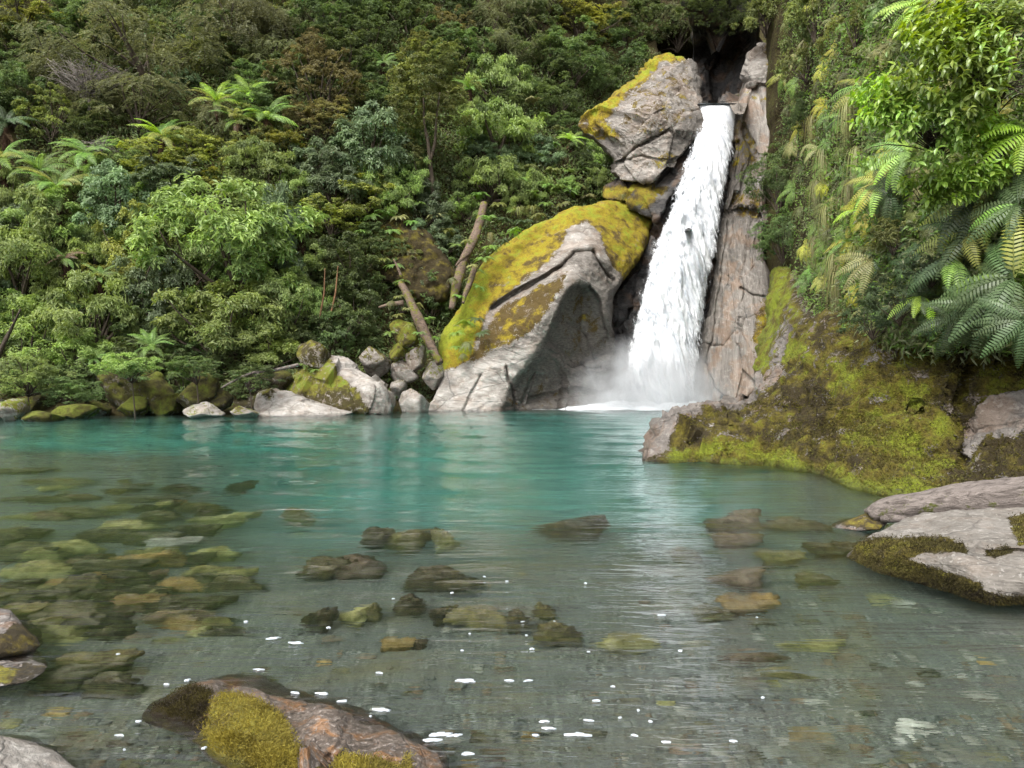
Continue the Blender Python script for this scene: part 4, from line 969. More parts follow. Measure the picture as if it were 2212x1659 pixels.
def trunk_mesh(name, mat, seed, bend=.12, n=12, r=1.0, top=.45):
    g = np.random.default_rng(seed); z = np.linspace(0, 1, n)
    x = bend * np.cumsum(g.normal(size=n)) * .25; y = bend * np.cumsum(g.normal(size=n)) * .25
    x = x - x[-1] * z * 1.0 * (z) ; y = y - y[-1] * z
    mb = MB(); mb.tube(np.stack([x * (1 - z), y * (1 - z), z], -1), r * np.interp(z, [0, .08, 1], [1.35, 1, top]), 8, seed, .15)
    return mb.mesh(name, mat)
TRUNKS = [trunk_mesh('trunk', M_BARK, 300 + i, r=.08) for i in range(4)]
TRUNK_RED = trunk_mesh('trunk', M_REDB, 311, r=.08)

SPEC = {'W': ('pale green', 'willowy tree'), 'D': ('dark green', 'bushy tree'), 'F': ('dull olive', 'feathery tree'), 'G': ('grey-green', 'dense tree'),
        'Y': ('yellow-green', 'small-leaved shrub'), 'O': ('olive', 'open tree'), 'R': ('brown-tinged', 'bushy tree'), 'V': ('bright green', 'layered tree')}
LAND = []      # (u, v, phrase)
USED = {}
def rel_label(u, v, what, lands, skip=4):
    d = sorted((math.hypot((u-a)*.8, v-b), a, b, p) for a, b, p in lands)
    for near in d[:skip]:
        du, dv = u - near[1], v - near[2]
        for rel in ((('just ' if near[0] < 60 else 'well ' if near[0] > 150 else '') + (('above' if dv < 0 else 'below') if abs(dv) > abs(du) * .7 else 'beside')),
                    ('up' if dv < 0 else 'down') + 'slope, ' + ('gorge side' if du > 0 else 'shore side') + ' of'):
            lab = f"{what} {rel} {near[3]}"
            if lab not in USED and len(lab.split()) <= 16: USED[lab] = 1; return lab
    for x in d[1:5]:
        lab = f"{what} between {d[0][3]} and {x[3]}"
        if lab not in USED and len(lab.split()) <= 16: USED[lab] = 1; return lab
    return ' '.join(f"{what} near {d[0][3]}".split()[:16])
TREES = []
def gz(x, y): return float(hill_z(x, y))
def tree(sp, u, v, a, b=None, y=None, label=None, group=None, lift=.6, tr=1.0, seed=0, thin=False, trunkmat=None, name=None, base=None):
    """tree whose crown is seen around (u, v) with half width a and half height b picture pixels"""
    g = np.random.default_rng(abs(int(u * 7 + v * 13)) + seed)
    y0 = hill_hit(u, v) if y is None else y
    me, lb, R = PROTO[sp][g.integers(len(PROTO[sp]))]
    b = b or a * R[2] / R[0]
    sx = a * px(y0) / R[0]; sz = b * px(y0) / R[2]
    yc = y0 - lift * R[1] * sx if y is None else y
    c = P(u, v, yc)
    if base is not None: bx, by, bz = base
    else:
        bx, by = c[0] + g.uniform(-.3, .3), yc + .5 * R[1] * sx
        bz = min(gz(bx, by), c[2] - sz * R[2] * .8) if u < 1640 else c[2] - sz * R[2] * 1.3
    H = c[2] - sz * R[2] * .95 - bz
    nm = name or {'W': 'broadleaf_tree', 'V': 'broadleaf_tree', 'D': 'small_leaved_tree', 'F': 'feathery_tree', 'G': 'grey_green_tree', 'Y': 'yellow_green_shrub', 'O': 'olive_tree', 'R': 'brown_tinged_tree'}[sp]
    nm = {'olive_tree': 'open_crowned_tree'}.get(nm, nm)
    root = obj(nm, None, loc=(bx, by, bz - .1), label=label, cat='shrub' if sp == 'Y' or 'shrub' in nm else 'tree', group=group)
    t = obj('trunk', trunkmat or TRUNKS[g.integers(4)], root); t.scale = (sx * tr, sx * tr, H + .3)
    off = Vector((c[0] - bx, yc - by, c[2] - bz + .1))
    # lean the trunk from its foot to the crown
    foot = Vector((0, 0, 0)); top = off - Vector((0, 0, sz * R[2] * .95))
    t.rotation_euler = top.to_track_quat('Z', 'Y').to_euler(); t.scale[2] = max(top.length, .2)
    ry = g.uniform(0, 2*PI)
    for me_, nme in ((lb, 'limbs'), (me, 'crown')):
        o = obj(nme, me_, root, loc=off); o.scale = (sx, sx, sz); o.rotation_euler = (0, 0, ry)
    TREES.append((root, sp, u, v, a))
    return root
HERO = [
 ('W', 515, 520, 165, 130, 'tallest bright pale-green tree in the middle of the left slope', 'the tall pale-green tree'),
 ('W', 470, 690, 125, 95, 'low pale-green tree with long drooping leaves hanging over the dark mossy blocks', 'the tree over the mossy blocks'),
 ('W', 605, 660, 75, 75, 'small pale-green tree above the smooth white rock, fronting the reddish-stemmed bush', 'the tree over the white rock'),
 ('W', 45, 560, 105, 130, 'pale-green tree filling the shore end below the largest tree fern', 'the pale tree at the shore end'),
 ('W', 50, 730, 95, 85, 'pale-green tree leaning out low over the very end of the shore', 'the leaning tree at the shore end'),
 ('V', 210, 690, 115, 80, 'bright green tree with flat leaf layers above the green mossy hummocks', 'the layered shore tree'),
 ('G', 255, 440, 85, 75, 'silvery grey-green tree beside the largest tree fern', 'the silvery tree'),
 ('G', 800, 320, 95, 75, 'large domed blue-green tree in front of the brown bushy tree', 'the domed blue-green tree'),
 ('G', 605, 540, 60, 110, 'blue-green tree half hidden behind the tallest bright tree', 'the half hidden blue-green tree'),
 ('G', 370, 390, 75, 45, 'low grey-green shrub under the pale spreading tree fern', 'the low grey-green shrub'),
 ('G', 720, 400, 75, 60, 'rounded blue-green bush below the domed blue-green tree', 'the rounded blue-green bush'),
 ('Y', 290, 560, 65, 105, 'upright yellow-green shrub standing between the silvery tree and the pale shore tree', 'the upright yellow-green shrub'),
 ('Y', 350, 360, 80, 45, 'yellow-tipped shrub just above the tallest bright tree', 'the yellow-tipped shrub'),
 ('O', 110, 255, 58, 58, 'small round olive tree standing alone beneath the bare grey-twigged tree', 'the small round olive tree'),
 ('R', 685, 185, 92, 95, 'big brown-tinged bushy tree behind the cluster of tree ferns', 'the big brown-tinged tree'),
 ('R', 700, 265, 70, 50, 'lower brownish bush under the big brown-tinged tree', 'the lower brownish bush'),
 ('F', 335, 130, 135, 90, 'wide feathery olive tree sweeping down across the upper slope', 'the wide feathery tree'),
 ('F', 300, 225, 110, 60, 'feathery olive tree whose branches hang over the pale spreading tree fern', 'the lower feathery tree'),
 ('F', 520, 60, 100, 80, 'dark feathery tree at the top edge above the cluster of tree ferns', 'the dark feathery top tree'),
 ('V', 1075, 285, 105, 60, 'bright green tree of flat leaf tiers beside the slender trunk', 'the tiered tree by the slender trunk'),
 ('V', 1060, 385, 75, 50, 'fresh green tree below the tiered tree, above the fern bank', 'the fresh green tree'),
 ('D', 1235, 130, 85, 70, 'dark tree overhanging the yellow rim of the high cracked boulder', 'the tree over the high boulder'),
 ('Y', 1250, 45, 85, 45, 'dark tree with vivid yellow-green tips at the top edge by the gorge', 'the yellow-tipped tree by the gorge'),
 ('D', 1350, 60, 80, 65, 'shadowy tree leaning toward the mouth of the gorge', 'the shadowy tree at the gorge'),
 ('D', 755, 570, 70, 65, 'dense dark bush at the border of the fern bank', 'the dense bush by the fern bank'),
 ('D', 745, 680, 70, 75, 'dark small-leaved bush above the boulder with the white nose', 'the bush above the white-nosed boulder'),
 ('Y', 715, 470, 55, 45, 'small yellowish shrub between two dark bushes near the fern bank', 'the small yellowish shrub'),
 ('D', 930, 640, 50, 55, 'dark leafy sapling beside the leaning dead log', 'the leafy sapling by the log'),
 ('D', 1205, 215, 60, 45, 'ragged dark bush at the inner edge of the high cracked boulder', 'the ragged bush at the high boulder'),
 ('V', 560, 350, 80, 50, 'mid-green tree with layered leaves behind the tallest bright tree', 'the layered middle tree'),
 ('D', 560, 245, 60, 40, 'dark bush beneath the cluster of tree ferns', 'the bush beneath the tree ferns'),
 ('D', 40, 220, 60, 70, 'dark blue-green tree at the edge of view above the round olive tree', 'the dark edge tree'),
 ('D', 1425, 30, 70, 60, 'dark tree arching over the yellow-rimmed boulder toward the gorge', 'the arching dark tree'),
 ('D', 1330, 345, 34, 40, 'dark little shrub filling the hollow under the high cracked boulder', 'the shrub under the high boulder'),
 ('V', 1285, 400, 40, 34, 'bright leafy shrub on the ledge above the golden moss', 'the leafy ledge shrub'),
 ('D', 1240, 345, 42, 40, 'dark shrub below the little bright tree fern', 'the shrub below the little tree fern'),
 ('O', 870, 560, 40, 40, 'olive shrub in the middle of the fern bank', 'the fern bank shrub'),
 ('W', 160, 770, 85, 55, 'dim pale-green tree overhanging the green mossy hummocks at the waterline', 'the tree over the hummocks'),
 ('D', 330, 775, 75, 50, 'dark tree with branches trailing toward the large mossy block', 'the trailing dark tree'),
 ('W', 560, 760, 80, 50, 'drooping green tree reaching down behind the smooth white rock', 'the low tree behind the white rock'),
 ('G', 330, 640, 80, 80, 'soft grey-green tree between the layered shore tree and the tall pale one', 'the soft grey-green tree'),
 ('W', 400, 560, 80, 90, 'pale-green tree pressed against the tall pale one on its shore side', 'the pressed pale tree'),
 ('W', 130, 480, 80, 60, 'pale-green crown directly under the shaggy trunk of the largest tree fern', 'the crown under the big fern'),
 ('Y', 60, 50, 85, 50, 'light yellowish tree in the top corner beside two dark trunks', 'the yellowish corner tree'),
]
for sp, u, v, a, b, lab, ph in HERO:
    tree(sp, u, v, a, b, label=lab, group='trees and shrubs on the left slope'); LAND.append((u, v, ph))
for sp, u, v, a, b, y, lab in (('W', 285, 792, 62, 34, 27.7, 'leafy green branches spilling over the top of the large mossy block'), ('D', 425, 800, 55, 30, 27.8, 'dark leafy branches spilling over the square mossy block'),
                               ('D', 150, 845, 60, 32, 27.4, 'dark low bush behind the long low mossy rock'), ('W', 60, 815, 70, 40, 27.2, 'pale leafy bush low over the white-topped rock'), ('D', 540, 815, 50, 30, 28.2, 'dark low bush behind the curved dead branch')):
    tree(sp, u, v, a, b, y=y, label=lab, group='trees and shrubs on the left slope')
# the slender two-stemmed tree in the middle
yb = hill_hit(935, 430)
slim = obj('slender_tree', None, loc=tuple(P(936, 428, yb - .6)), label='slender tree with a bare forked trunk and a rounded olive crown above the fern bank', cat='tree')
b0 = P(936, 428, yb - .6)
mb = MB()
mb.tube(spl([P(u, v, yb - .6 - k) - b0 for u, v, k in ((936,432,0),(934,390,0),(928,350,.1),(926,310,.3),(916,270,.5),(915,210,.7))], 16), np.linspace(.14, .05, 16), 7)
mb.tube(spl([P(u, v, yb - .6 - k) - b0 for u, v, k in ((928,352,.1),(940,310,.3),(942,260,.6),(950,200,.8))], 12), np.linspace(.09, .04, 12), 6)
mb.tube(spl([P(u, v, yb - .6 - k) - b0 for u, v, k in ((933,392,0),(915,380,.3),(900,372,.5),(893,340,.6))], 10), np.linspace(.06, .02, 10), 5)
obj('trunk', mb.mesh('trunk', M_BARK), slim)
for i, (u, v, a, b) in enumerate(((915,180,78,72),(955,135,50,45),(868,250,42,50),(905,95,30,28),(950,225,45,45),(890,330,26,26))):
    me, lb, R = PROTO['O'][i % 2]; s = a * px(yb) / R[0]
    o = obj('crown', me, slim, loc=tuple(P(u, v, yb - 1.0) - b0)); o.scale = (s, s, b * px(yb) / R[2]); o.rotation_euler = (0, 0, i)
LAND.append((915, 180, 'the slender forked tree'))
# two tall dark trunks at the top of the slope
for (u0, v0, u1, v1, r, lab) in ((92, 70, 94, -60, .17, 'thick dark trunk at the top corner, the one nearer the shore end'), (205, 90, 222, -60, .20, 'thick dark trunk leaning slightly at the top of the slope, beside the wide feathery tree')):
    y0 = hill_hit(u0, v0) - .5; c0 = P(u0, v0, y0)
    rt = obj('old_tree', None, loc=tuple(c0), label=lab, cat='tree', group='dark trunks at the top corner')
    mb = MB(); mb.tube(spl([np.zeros(3), (P((u0+u1)/2+3, (v0+v1)/2, y0) - c0), P(u1, v1, y0) - c0, P(u1+4, v1-150, y0) - c0], 10), np.linspace(r, r*.7, 10), 9, 3, .2)
    obj('trunk', mb.mesh('trunk', M_BARK), rt)
    mb = MB(); g = np.random.default_rng(int(u0))
    for k in range(6):
        a = P(u0, v0 - 20 - k*20, y0) - c0; d = np.array([g.choice([-1, 1]) * g.uniform(.6, 1.4), g.uniform(-.6, .2), g.uniform(.1, .8)])
        mb.tube(spl([a, a + d*.5 + [0, 0, -.1], a + d], 6), np.linspace(.04, .012, 6), 5)
    obj('branches', mb.mesh('branches', M_BARK), rt)

# bare grey-twigged trees
def twig_tree(u, v, w, h, y, label, mat, seed, down=False, n=46):
    g = np.random.default_rng(seed); c0 = P(u, v, y); s = px(y); mb = MB()
    H = h * s; Wd = w * s
    root = obj('dead_tree', None, loc=tuple(c0), label=label, cat='dead tree', group='bare twiggy trees on the slope')
    t1 = np.array([g.uniform(-.2, .2), 0, H * .5])
    tb = MB(); tb.tube(spl([np.zeros(3), t1 * .5 + [.1, 0, 0], t1], 8), np.linspace(.09, .05, 8), 6); obj('trunk', tb.mesh('trunk', mat), root)
    for k in range(n):
        a = g.uniform(0, 2*PI); e = t1 * g.uniform(.5, 1)
        tip = np.array([math.cos(a) * Wd * g.uniform(.3, 1), math.sin(a) * Wd * .5 * g.uniform(.3, 1), H * (g.uniform(.55, 1.0) if not down else g.uniform(-.3, .6))])
        m = e * .5 + tip * .5 + g.normal(size=3) * .12
        mb.tube(spl([e, m, tip], 6), np.linspace(.03, .012, 6), 4)
        for q in range(5):
            f = g.uniform(.4, 1); b = e * (1-f) + tip * f; mb.tube(np.array([b, b + g.normal(size=3) * [.22, .2, .14] + [0, 0, .05], b + g.normal(size=3) * [.4, .3, .2] + [0, 0, .1]]), [.012, .010, .007], 3)
    obj('branches', mb.mesh('branches', mat), root)
twig_tree(190, 255, 95, 125, hill_hit(190, 200) - 1.9, 'leafless grey tree with a haze of fine twigs above the round olive tree', M_PALEB, 1, n=70)
twig_tree(222, 355, 40, 85, hill_hit(222, 330) - 1.5, 'leafless drooping twigs on a bent pale stem over the tree ferns', M_PALEB, 2, True, 26)

# the rest of the forest: one plant at a time on a loose grid
ROCKY = [[(900,920),(900,760),(930,640),(1010,560),(1100,470),(1300,420),(1330,330),(1250,290),(1240,240),(1340,150),(1440,110),(1490,60),(1620,60),(1700,920)],
         [(1040,500),(1330,440),(1000,600),(920,920),(840,920),(820,700),(940,640)],
         [(560,920),(560,835),(620,790),(700,755),(900,740),(900,920)]]
def nearest_land(u, v):
    d = [(math.hypot((u-a)*.8, v-b), a, b, p) for a, b, p in LAND]; d.sort(); return d
g0 = np.random.default_rng(77)
AVOID = [(h[1], h[2], h[3]*.55, h[4]*.55) for h in HERO] + [(915,180,60,60),(930,330,45,110)]
FERNSPOT = [(125,395,75,75),(180,320,60,45),(345,290,65,40),(470,215,60,50),(560,235,70,45),(20,270,50,30),(15,345,40,30),(820,130,40,30),(1010,185,40,30),(645,480,35,35)]
used = {}
for r, v in enumerate(range(-95, 830, 54)):
    for u in range(-160, 1520, 84):
        uu = u + (r % 2) * 42 + g0.uniform(-20, 20); vv = v + g0.uniform(-18, 18)
        U1, V1 = np.array([uu]), np.array([vv])
        if any(poly_sd(U1, V1, p)[0] > -12 for p in ROCKY): continue
        if any(abs(uu-a) < b1 and abs(vv-b) < b2 for a, b, b1, b2 in AVOID + FERNSPOT): continue
        n = fbm(np.array([[uu / 160, vv / 110, .5]]), 88, 2)[0] * 2 + .5 + g0.normal() * .12
        if vv < 130: sp = 'FDDFODFRD'[int(np.clip(n, 0, .999) * 9)]
        elif vv < 300: sp = 'DFOGDORDF'[int(np.clip(n, 0, .999) * 9)] if uu < 820 else 'DDVDGDOWV'[int(np.clip(n, 0, .999) * 9)]
        elif vv < 700: sp = 'GWVGWDWYV'[int(np.clip(n, 0, .999) * 9)]
        else: sp = 'DDWDDD'[int(np.clip(n, 0, .999) * 6)]
        if uu < 0 or vv < 0: pass
        a = g0.uniform(44, 68) * (1.15 if vv < 150 else 1)
        if uu > 1000 and vv > 200 or uu > 790 and vv > 450: a *= .68
        size = 'small' if a < 50 else 'large' if a > 60 else ''
        lab = rel_label(uu, vv, f"{size} {SPEC[sp][0]} {SPEC[sp][1]}".strip(), LAND, skip=3)
        tree(sp, uu, vv, a, a * g0.uniform(.7, .95), label=lab, group='forest trees on the left slope', lift=.35)

# ------------------------------------------------------------------ ferns
def frond(seed, L, n, pl, n2=0, e0=.9, e1=-.9, w=.32, sink=.15, curl=0.0, tipk=.9):
    """fern leaf from the origin along +X, arching; n pairs of side leaflets, each cut into n2 pairs"""
    g = np.random.default_rng(seed); t = np.linspace(0, 1, n + 2)
    el = e0 + (e1 - e0) * t ** tipk; ds = L / (n + 1)
    x = np.r_[0, np.cumsum(np.cos(el[:-1]) * ds)]; z = np.r_[0, np.cumsum(np.sin(el[:-1]) * ds)]
    yv = np.cumsum(g.normal(size=n+2)) * .004 * L + curl * t**2 * L
    C = np.stack([x, yv, z], -1); T = unit(np.gradient(C, axis=0)); U = unit(np.cross(T, [0, 1.0, 0])) * -1
    U = np.where(U[:, 2:3] < 0, -U, U)
    prof = np.interp(t, [0, .12, .3, .55, .8, 1], [.35, .7, 1, .95, .6, .08])
    Vs, Qs, F = [], [], []
    off = 0
    for sgn in (-1, 1):
        i = np.arange(1, n + 1); i = i[t[i] > .1]
        ax = unit(np.array([0, sgn, 0]) + T[i] * .38 - U[i] * sink * (1 + .6 * g.random((len(i), 1))))
        ln = pl * prof[i] * g.uniform(.88, 1.08, len(i))
        if n2 == 0:
            nr = U[i]; s = unit(np.cross(ax, nr)); ww = ds * (.60 if n > 20 else .74) * np.ones(len(i)) * .5
            b = C[i]; m = b + ax * (ln * .5)[:, None]; tip = b + ax * ln[:, None] - nr * (ln * .22)[:, None]
            V = np.stack([b + s*ww[:, None]*.7, b - s*ww[:, None]*.7, m - s*(ww*.85)[:, None] , m + s*(ww*.85)[:, None], tip], 1).reshape(-1, 3)
            k = np.arange(len(i)) * 5
            Q = np.concatenate([np.stack([k, k+1, k+2, k+3], -1), np.stack([k+3, k+2, k+4, k+4], -1)])
            Vs.append(V); Qs.append(Q + off); off += len(V); F.append(np.tile(g.uniform(.3, .75, len(i)), 2))
        else:
            for a_, l_, ii in zip(ax, ln, i):
                tt = (np.arange(n2) + .6) / n2; nr = U[ii]; s = unit(np.cross(a_, nr))
                cc = C[ii] + a_ * (l_ * tt)[:, None] - nr * (.22 * l_ * tt**2)[:, None]
                pw = l_ / n2 * 1.0; plen = np.minimum(ds * .46, .9) * np.interp(tt, [0, .6, 1], [1, .85, .25])
                vv_ = g.uniform(.3, .8)
                for s2 in (-1, 1):
                    d2 = unit(s * s2 + a_ * .45 - nr * .12)
                    tip = cc + d2 * plen[:, None]
                    V = np.stack([cc - a_ * pw * .45, cc + a_ * pw * .45, tip + a_ * pw * .1, tip - a_ * pw * .18], 1).reshape(-1, 3)
                    k = np.arange(n2) * 4
                    Vs.append(V); Qs.append(np.stack([k, k+1, k+2, k+3], -1) + off); off += len(V); F.append(np.clip(vv_ + g.uniform(-.12, .12, n2), 0, 1))
    rv, rq, rt = tube(C, np.interp(t, [0, 1], [.014, .003]) * L * .6, 4)
    Vs.append(rv); Qs.append(rq + off); F.append(np.full(len(rq), .25))
    return np.vstack(Vs), np.vstack(Qs), np.concatenate(F)
def frond_mesh(mat, *a, **k):
    V, Q, f = frond(*a, **k)
    tri = Q[:, 2] == Q[:, 3]
    mb = MB(); mb.add(V, Q[~tri], Q[tri][:, :3], np.r_[f[~tri], f[tri]])
    return mb.mesh('frond', mat, False)
FR = {}
for key, mat in (('S', 'S'), ('L', 'L'), ('K', 'K'), ('P', 'P'), ('X', 'X'), ('A', 'A'), ('O', 'Y')):
    FR[key] = [frond_mesh(LM[mat], 400 + i, 1.0, 25, .17, 0, e0=.75 - .2*i, e1=-.75 - .2*i, curl=(-.08, .1, 0)[i]) for i in range(3)]       # unit length, simple
    FR[key + 'n'] = [frond_mesh(LM[mat], 410 + i, 1.0, 18, .17, 0, e0=.6 - .3*i, e1=-.7 - .25*i, curl=(.1, -.12, .05)[i]) for i in range(3)]  # finely cut
FR['droop'] = [frond_mesh(LM['K'], 420 + i, 1.0, 18, .15, 0, e0=.1 - .2*i, e1=-1.45, tipk=.55, curl=(.1, -.1)[i]) for i in range(2)]
FR['droopX'] = [frond_mesh(LM['X'], 425, 1.0, 22, .17, 0, e0=-.5, e1=-1.5, tipk=.5)]
def axis_quat(n, tw):
    return Vector(n).to_track_quat('Z', 'Y') @ Quaternion((0, 0, 1), tw)
def fern(loc, L, keys, nf, label, cat='fern', name='fern', group=None, axis=(0, 0, 1), trunk=None, dead=0, spread=(0, 2*PI), elev=(-.1, .35), seed=0):
    g = np.random.default_rng(seed + int(abs(loc[0]) * 97 + abs(loc[2]) * 31))
    root = obj(name, None, loc=tuple(loc), label=label, cat=cat, group=group)
    aq = axis_quat(axis, 0)
    if trunk:
        H, r = trunk
        mb = MB(); mb.tube(spl([(0, 0, 0), (g.uniform(-.1, .1), 0, -H * .5), (g.uniform(-.2, .2), .2, -H)], 12), np.linspace(r * .8, r * 1.35, 12), 9, 3, .35)
        for q in range(60):
            a = g.uniform(0, 2*PI); z = -g.uniform(.02, .8) * H; b = np.array([math.cos(a)*r, math.sin(a)*r, z])
            mb.tube(np.array([b, b + [math.cos(a)*r*.7, math.sin(a)*r*.7, -.05], b + [math.cos(a)*r*.6, math.sin(a)*r*.6, -.35]]), [.015, .012, .004], 3)
        obj('trunk', mb.mesh('trunk', M_FTRUNK), root)
    for i in range(nf):
        k = keys[g.integers(len(keys))]; me = FR[k][g.integers(len(FR[k]))]
        az = spread[0] + (spread[1] - spread[0]) * (i + g.uniform(-.3, .3)) / nf
        o = obj('frond', me, root); s = L * g.uniform(.8, 1.12); o.scale = (s, s, s)
        o.rotation_mode = 'QUATERNION'
        o.rotation_quaternion = aq @ Quaternion((0, 0, 1), az) @ Quaternion((0, 1, 0), -g.uniform(*elev)) @ Quaternion((1, 0, 0), g.uniform(-.3, .3))
    for i in range(dead):
        o = obj('frond', FR['X'][g.integers(3)] if i % 2 else FR['droopX'][0], root); s = L * g.uniform(.6, .8); o.scale = (s, s, s)
        o['label'] = 'dead brown frond'
        o.rotation_euler = (0, g.uniform(.7, 1.2), 2*PI * (i + g.random()) / dead)
    return root
TF = [ # u, v of the crown's heart, frond length in px, keys, trunk m, dead, label
 (125, 412, 82, 'SSO', 3.0, 7, 'largest tree fern, pale green with a shaggy brown trunk, standing beside the silvery tree'),
 (85, 372, 70, 'S', 1.4, 2, 'tree fern with flat dark fronds right behind the largest tree fern'),
 (190, 335, 68, 'S', 1.5, 2, 'dark green tree fern with upswept fronds under the bent pale stem'),
 (352, 300, 72, 'SLO', 1.5, 2, 'pale tree fern spreading wide on the slope beneath the lower feathery tree'),
 (468, 222, 62, 'LSO', 1.8, 7, 'yellow-green tree fern with brown dead fronds at the near end of the fern cluster'),
 (540, 205, 58, 'SL', 1.8, 3, 'topmost tree fern in the cluster beside the big brown-tinged tree'),
 (575, 258, 66, 'SSL', 1.6, 4, 'lowest tree fern in the cluster, its fronds touching the brown-tinged tree'),
 (515, 262, 52, 'SO', 1.2, 5, 'small tree fern squeezed between the others of the cluster'),
 (10, 268, 66, 'K', 1.2, 2, 'greyish tree fern at the edge of view below the dark edge tree'),
 (5, 350, 70, 'SO', 1.5, 3, 'yellowish tree fern cut by the edge of view beside the largest tree fern'),
 (828, 138, 42, 'S', 1.2, 0, 'dim tree fern showing over the domed blue-green tree'),
 (1015, 195, 40, 'S', 1.2, 0, 'dim tree fern peeping out behind the slender forked tree'),
 (1232, 303, 34, 'L', 1.1, 3, 'little bright tree fern on a short dark trunk below the high cracked boulder'),
 (650, 492, 42, 'S', 1.2, 1, 'half hidden tree fern behind the tallest bright tree'),
 (330, 748, 46, 'S', 1.0, 0, 'shaded tree fern with broad fronds hanging over the large mossy block'),
 (205, 775, 34, 'S', .8, 0, 'small fern glowing in the dark under the layered bright tree'),
 (140, 560, 40, 'SX', 1.0, 3, 'fern with reddish stalks between the pale shore tree and the yellow-green shrub'),
 (215, 600, 42, 'S', 1.0, 0, 'dark fern tucked under the silvery tree'),
]
for u, v, lp, keys, H, dead, lab in TF:
    y = hill_hit(u, v) - (1.5 if v < 700 else 1.9); L = lp * px(y) * 1.25
    fern(P(u, v, y), L, list(keys), 15, lab, 'tree fern', 'tree_fern', 'tree ferns on the left slope', (0.05, -.45, 1), (H, .13) if v < 700 else None, dead, elev=(0, .75))
# ------------------------------------------------------------------ small ferns, one mesh each, copied
def fern_one(mat, seed, nf=13, n=17, e0=.9, e1=-.9, pl=.19, n2=0):
    g = np.random.default_rng(seed); mb = MB()
    for i in range(nf):
        V, Q, f = frond(seed * 20 + i, g.uniform(.75, 1.1), n, pl, n2, e0=e0 + g.uniform(-.35, .25), e1=e1 + g.uniform(-.3, .2), curl=g.uniform(-.15, .15))
        a = 2*PI * (i + g.uniform(-.3, .3)) / nf; c, s = math.cos(a), math.sin(a)
        V = V @ np.array([[c, s, 0], [-s, c, 0], [0, 0, 1]]); tri = Q[:, 2] == Q[:, 3]
        if n2: mb.add(V, Q, None, f)
        else: mb.add(V, Q[~tri], Q[tri][:, :3]); 
    me = mb.mesh('fern', LM[mat], False)
    if not n2:
        a = me.attributes.new('var', 'FLOAT', 'FACE'); a.data.foreach_set('value', g.uniform(.2, .8, len(me.polygons)).astype(np.float32))
    return me
FM = {k: [fern_one(k, 500 + i * 7 + j, e0=.7, e1=-1.0 - .2*j) for j in range(2)] for i, k in enumerate('SPKAOY' if False else 'SPKA')}
FM['O'] = [fern_one('O', 555 + j, e0=.6, e1=-1.1) for j in range(2)]
FM['H'] = [fern_one('P', 560 + j, nf=11, e0=-.1, e1=-1.6, pl=.13) for j in range(2)]     # hanging straw-coloured
FM['h'] = [fern_one('F', 570 + j, nf=12, e0=0, e1=-1.6, pl=.16) for j in range(2)]
def blades(mat, seed, n=160, L=1.0, spread=.9, fall=1.6, w=.02, seg=6, name='leaves'):
    """arching grass or sedge leaves from one root"""
    g = np.random.default_rng(seed); mb = MB(); t = np.linspace(0, 1, seg)
    for i in range(n):
        a = g.uniform(0, 2*PI); l = L * g.uniform(.5, 1.1); o = np.array([math.cos(a), math.sin(a), 0]); r = spread * g.uniform(.15, 1)
        C = o * (r * l * (1 - (1 - t)**1.6))[:, None] * .6 + np.array([0, 0, 1.0]) * ((t * .8 - fall * t**2.0) * l)[:, None] + g.normal(size=3) * .03 * L
        s = np.cross(o, [0, 0, 1.0]); ww = w * L * np.interp(t, [0, .5, 1], [.8, 1, .1])[:, None]
        V = np.concatenate([C - s*ww*.5, C + s*ww*.5]); k = np.arange(seg - 1)
        mb.add(V, np.stack([k, k+1, seg+k+1, seg+k], -1), None, np.full(seg-1, g.uniform(.1, 1)))
    return mb.mesh(name, mat, False)
SEDGE = [blades(LM['P'], 600, 170, 1, .9, 1.7, .016), blades(LM['O'], 601, 90, 1, 1.0, 1.1, .013)]
LAND2 = LAND + [(1000,560,'the dead trunk leaning against the outcrop'),(900,690,'the leaning dead log'),(1385,260,'the high cracked boulder'),(1235,310,'the little bright tree fern'),(1150,520,'the golden moss outcrop'),
                (735,830,'the white-nosed boulder'),(860,800,'the rock pile'),(1060,640,'the arch of the outcrop')]
FERN_SAY = {'S': 'green fern clump', 'P': 'straw-coloured fern clump', 'K': 'deep green fern clump', 'A': 'yellow fern clump', 'O': 'olive fern clump', 'H': 'straw-coloured hanging fern', 'h': 'dull green hanging fern'}
def small_fern(k, u, v, wpx, y, group, lands, axis=None, name='fern'):
    g = np.random.default_rng(abs(int(u*3 + v*5))); me = FM[k][g.integers(2)]
    o = obj(name, me, loc=tuple(P(u, v, y)), label=rel_label(u, v, FERN_SAY[k], lands), cat='fern', group=group)
    s = wpx * px(y); o.scale = (s, s, s)
    if axis is not None: o.rotation_mode = 'QUATERNION'; o.rotation_quaternion = axis_quat(axis, g.uniform(0, 6))
    else: o.rotation_euler = (g.uniform(0, .4), 0, g.uniform(0, 6))
    return o
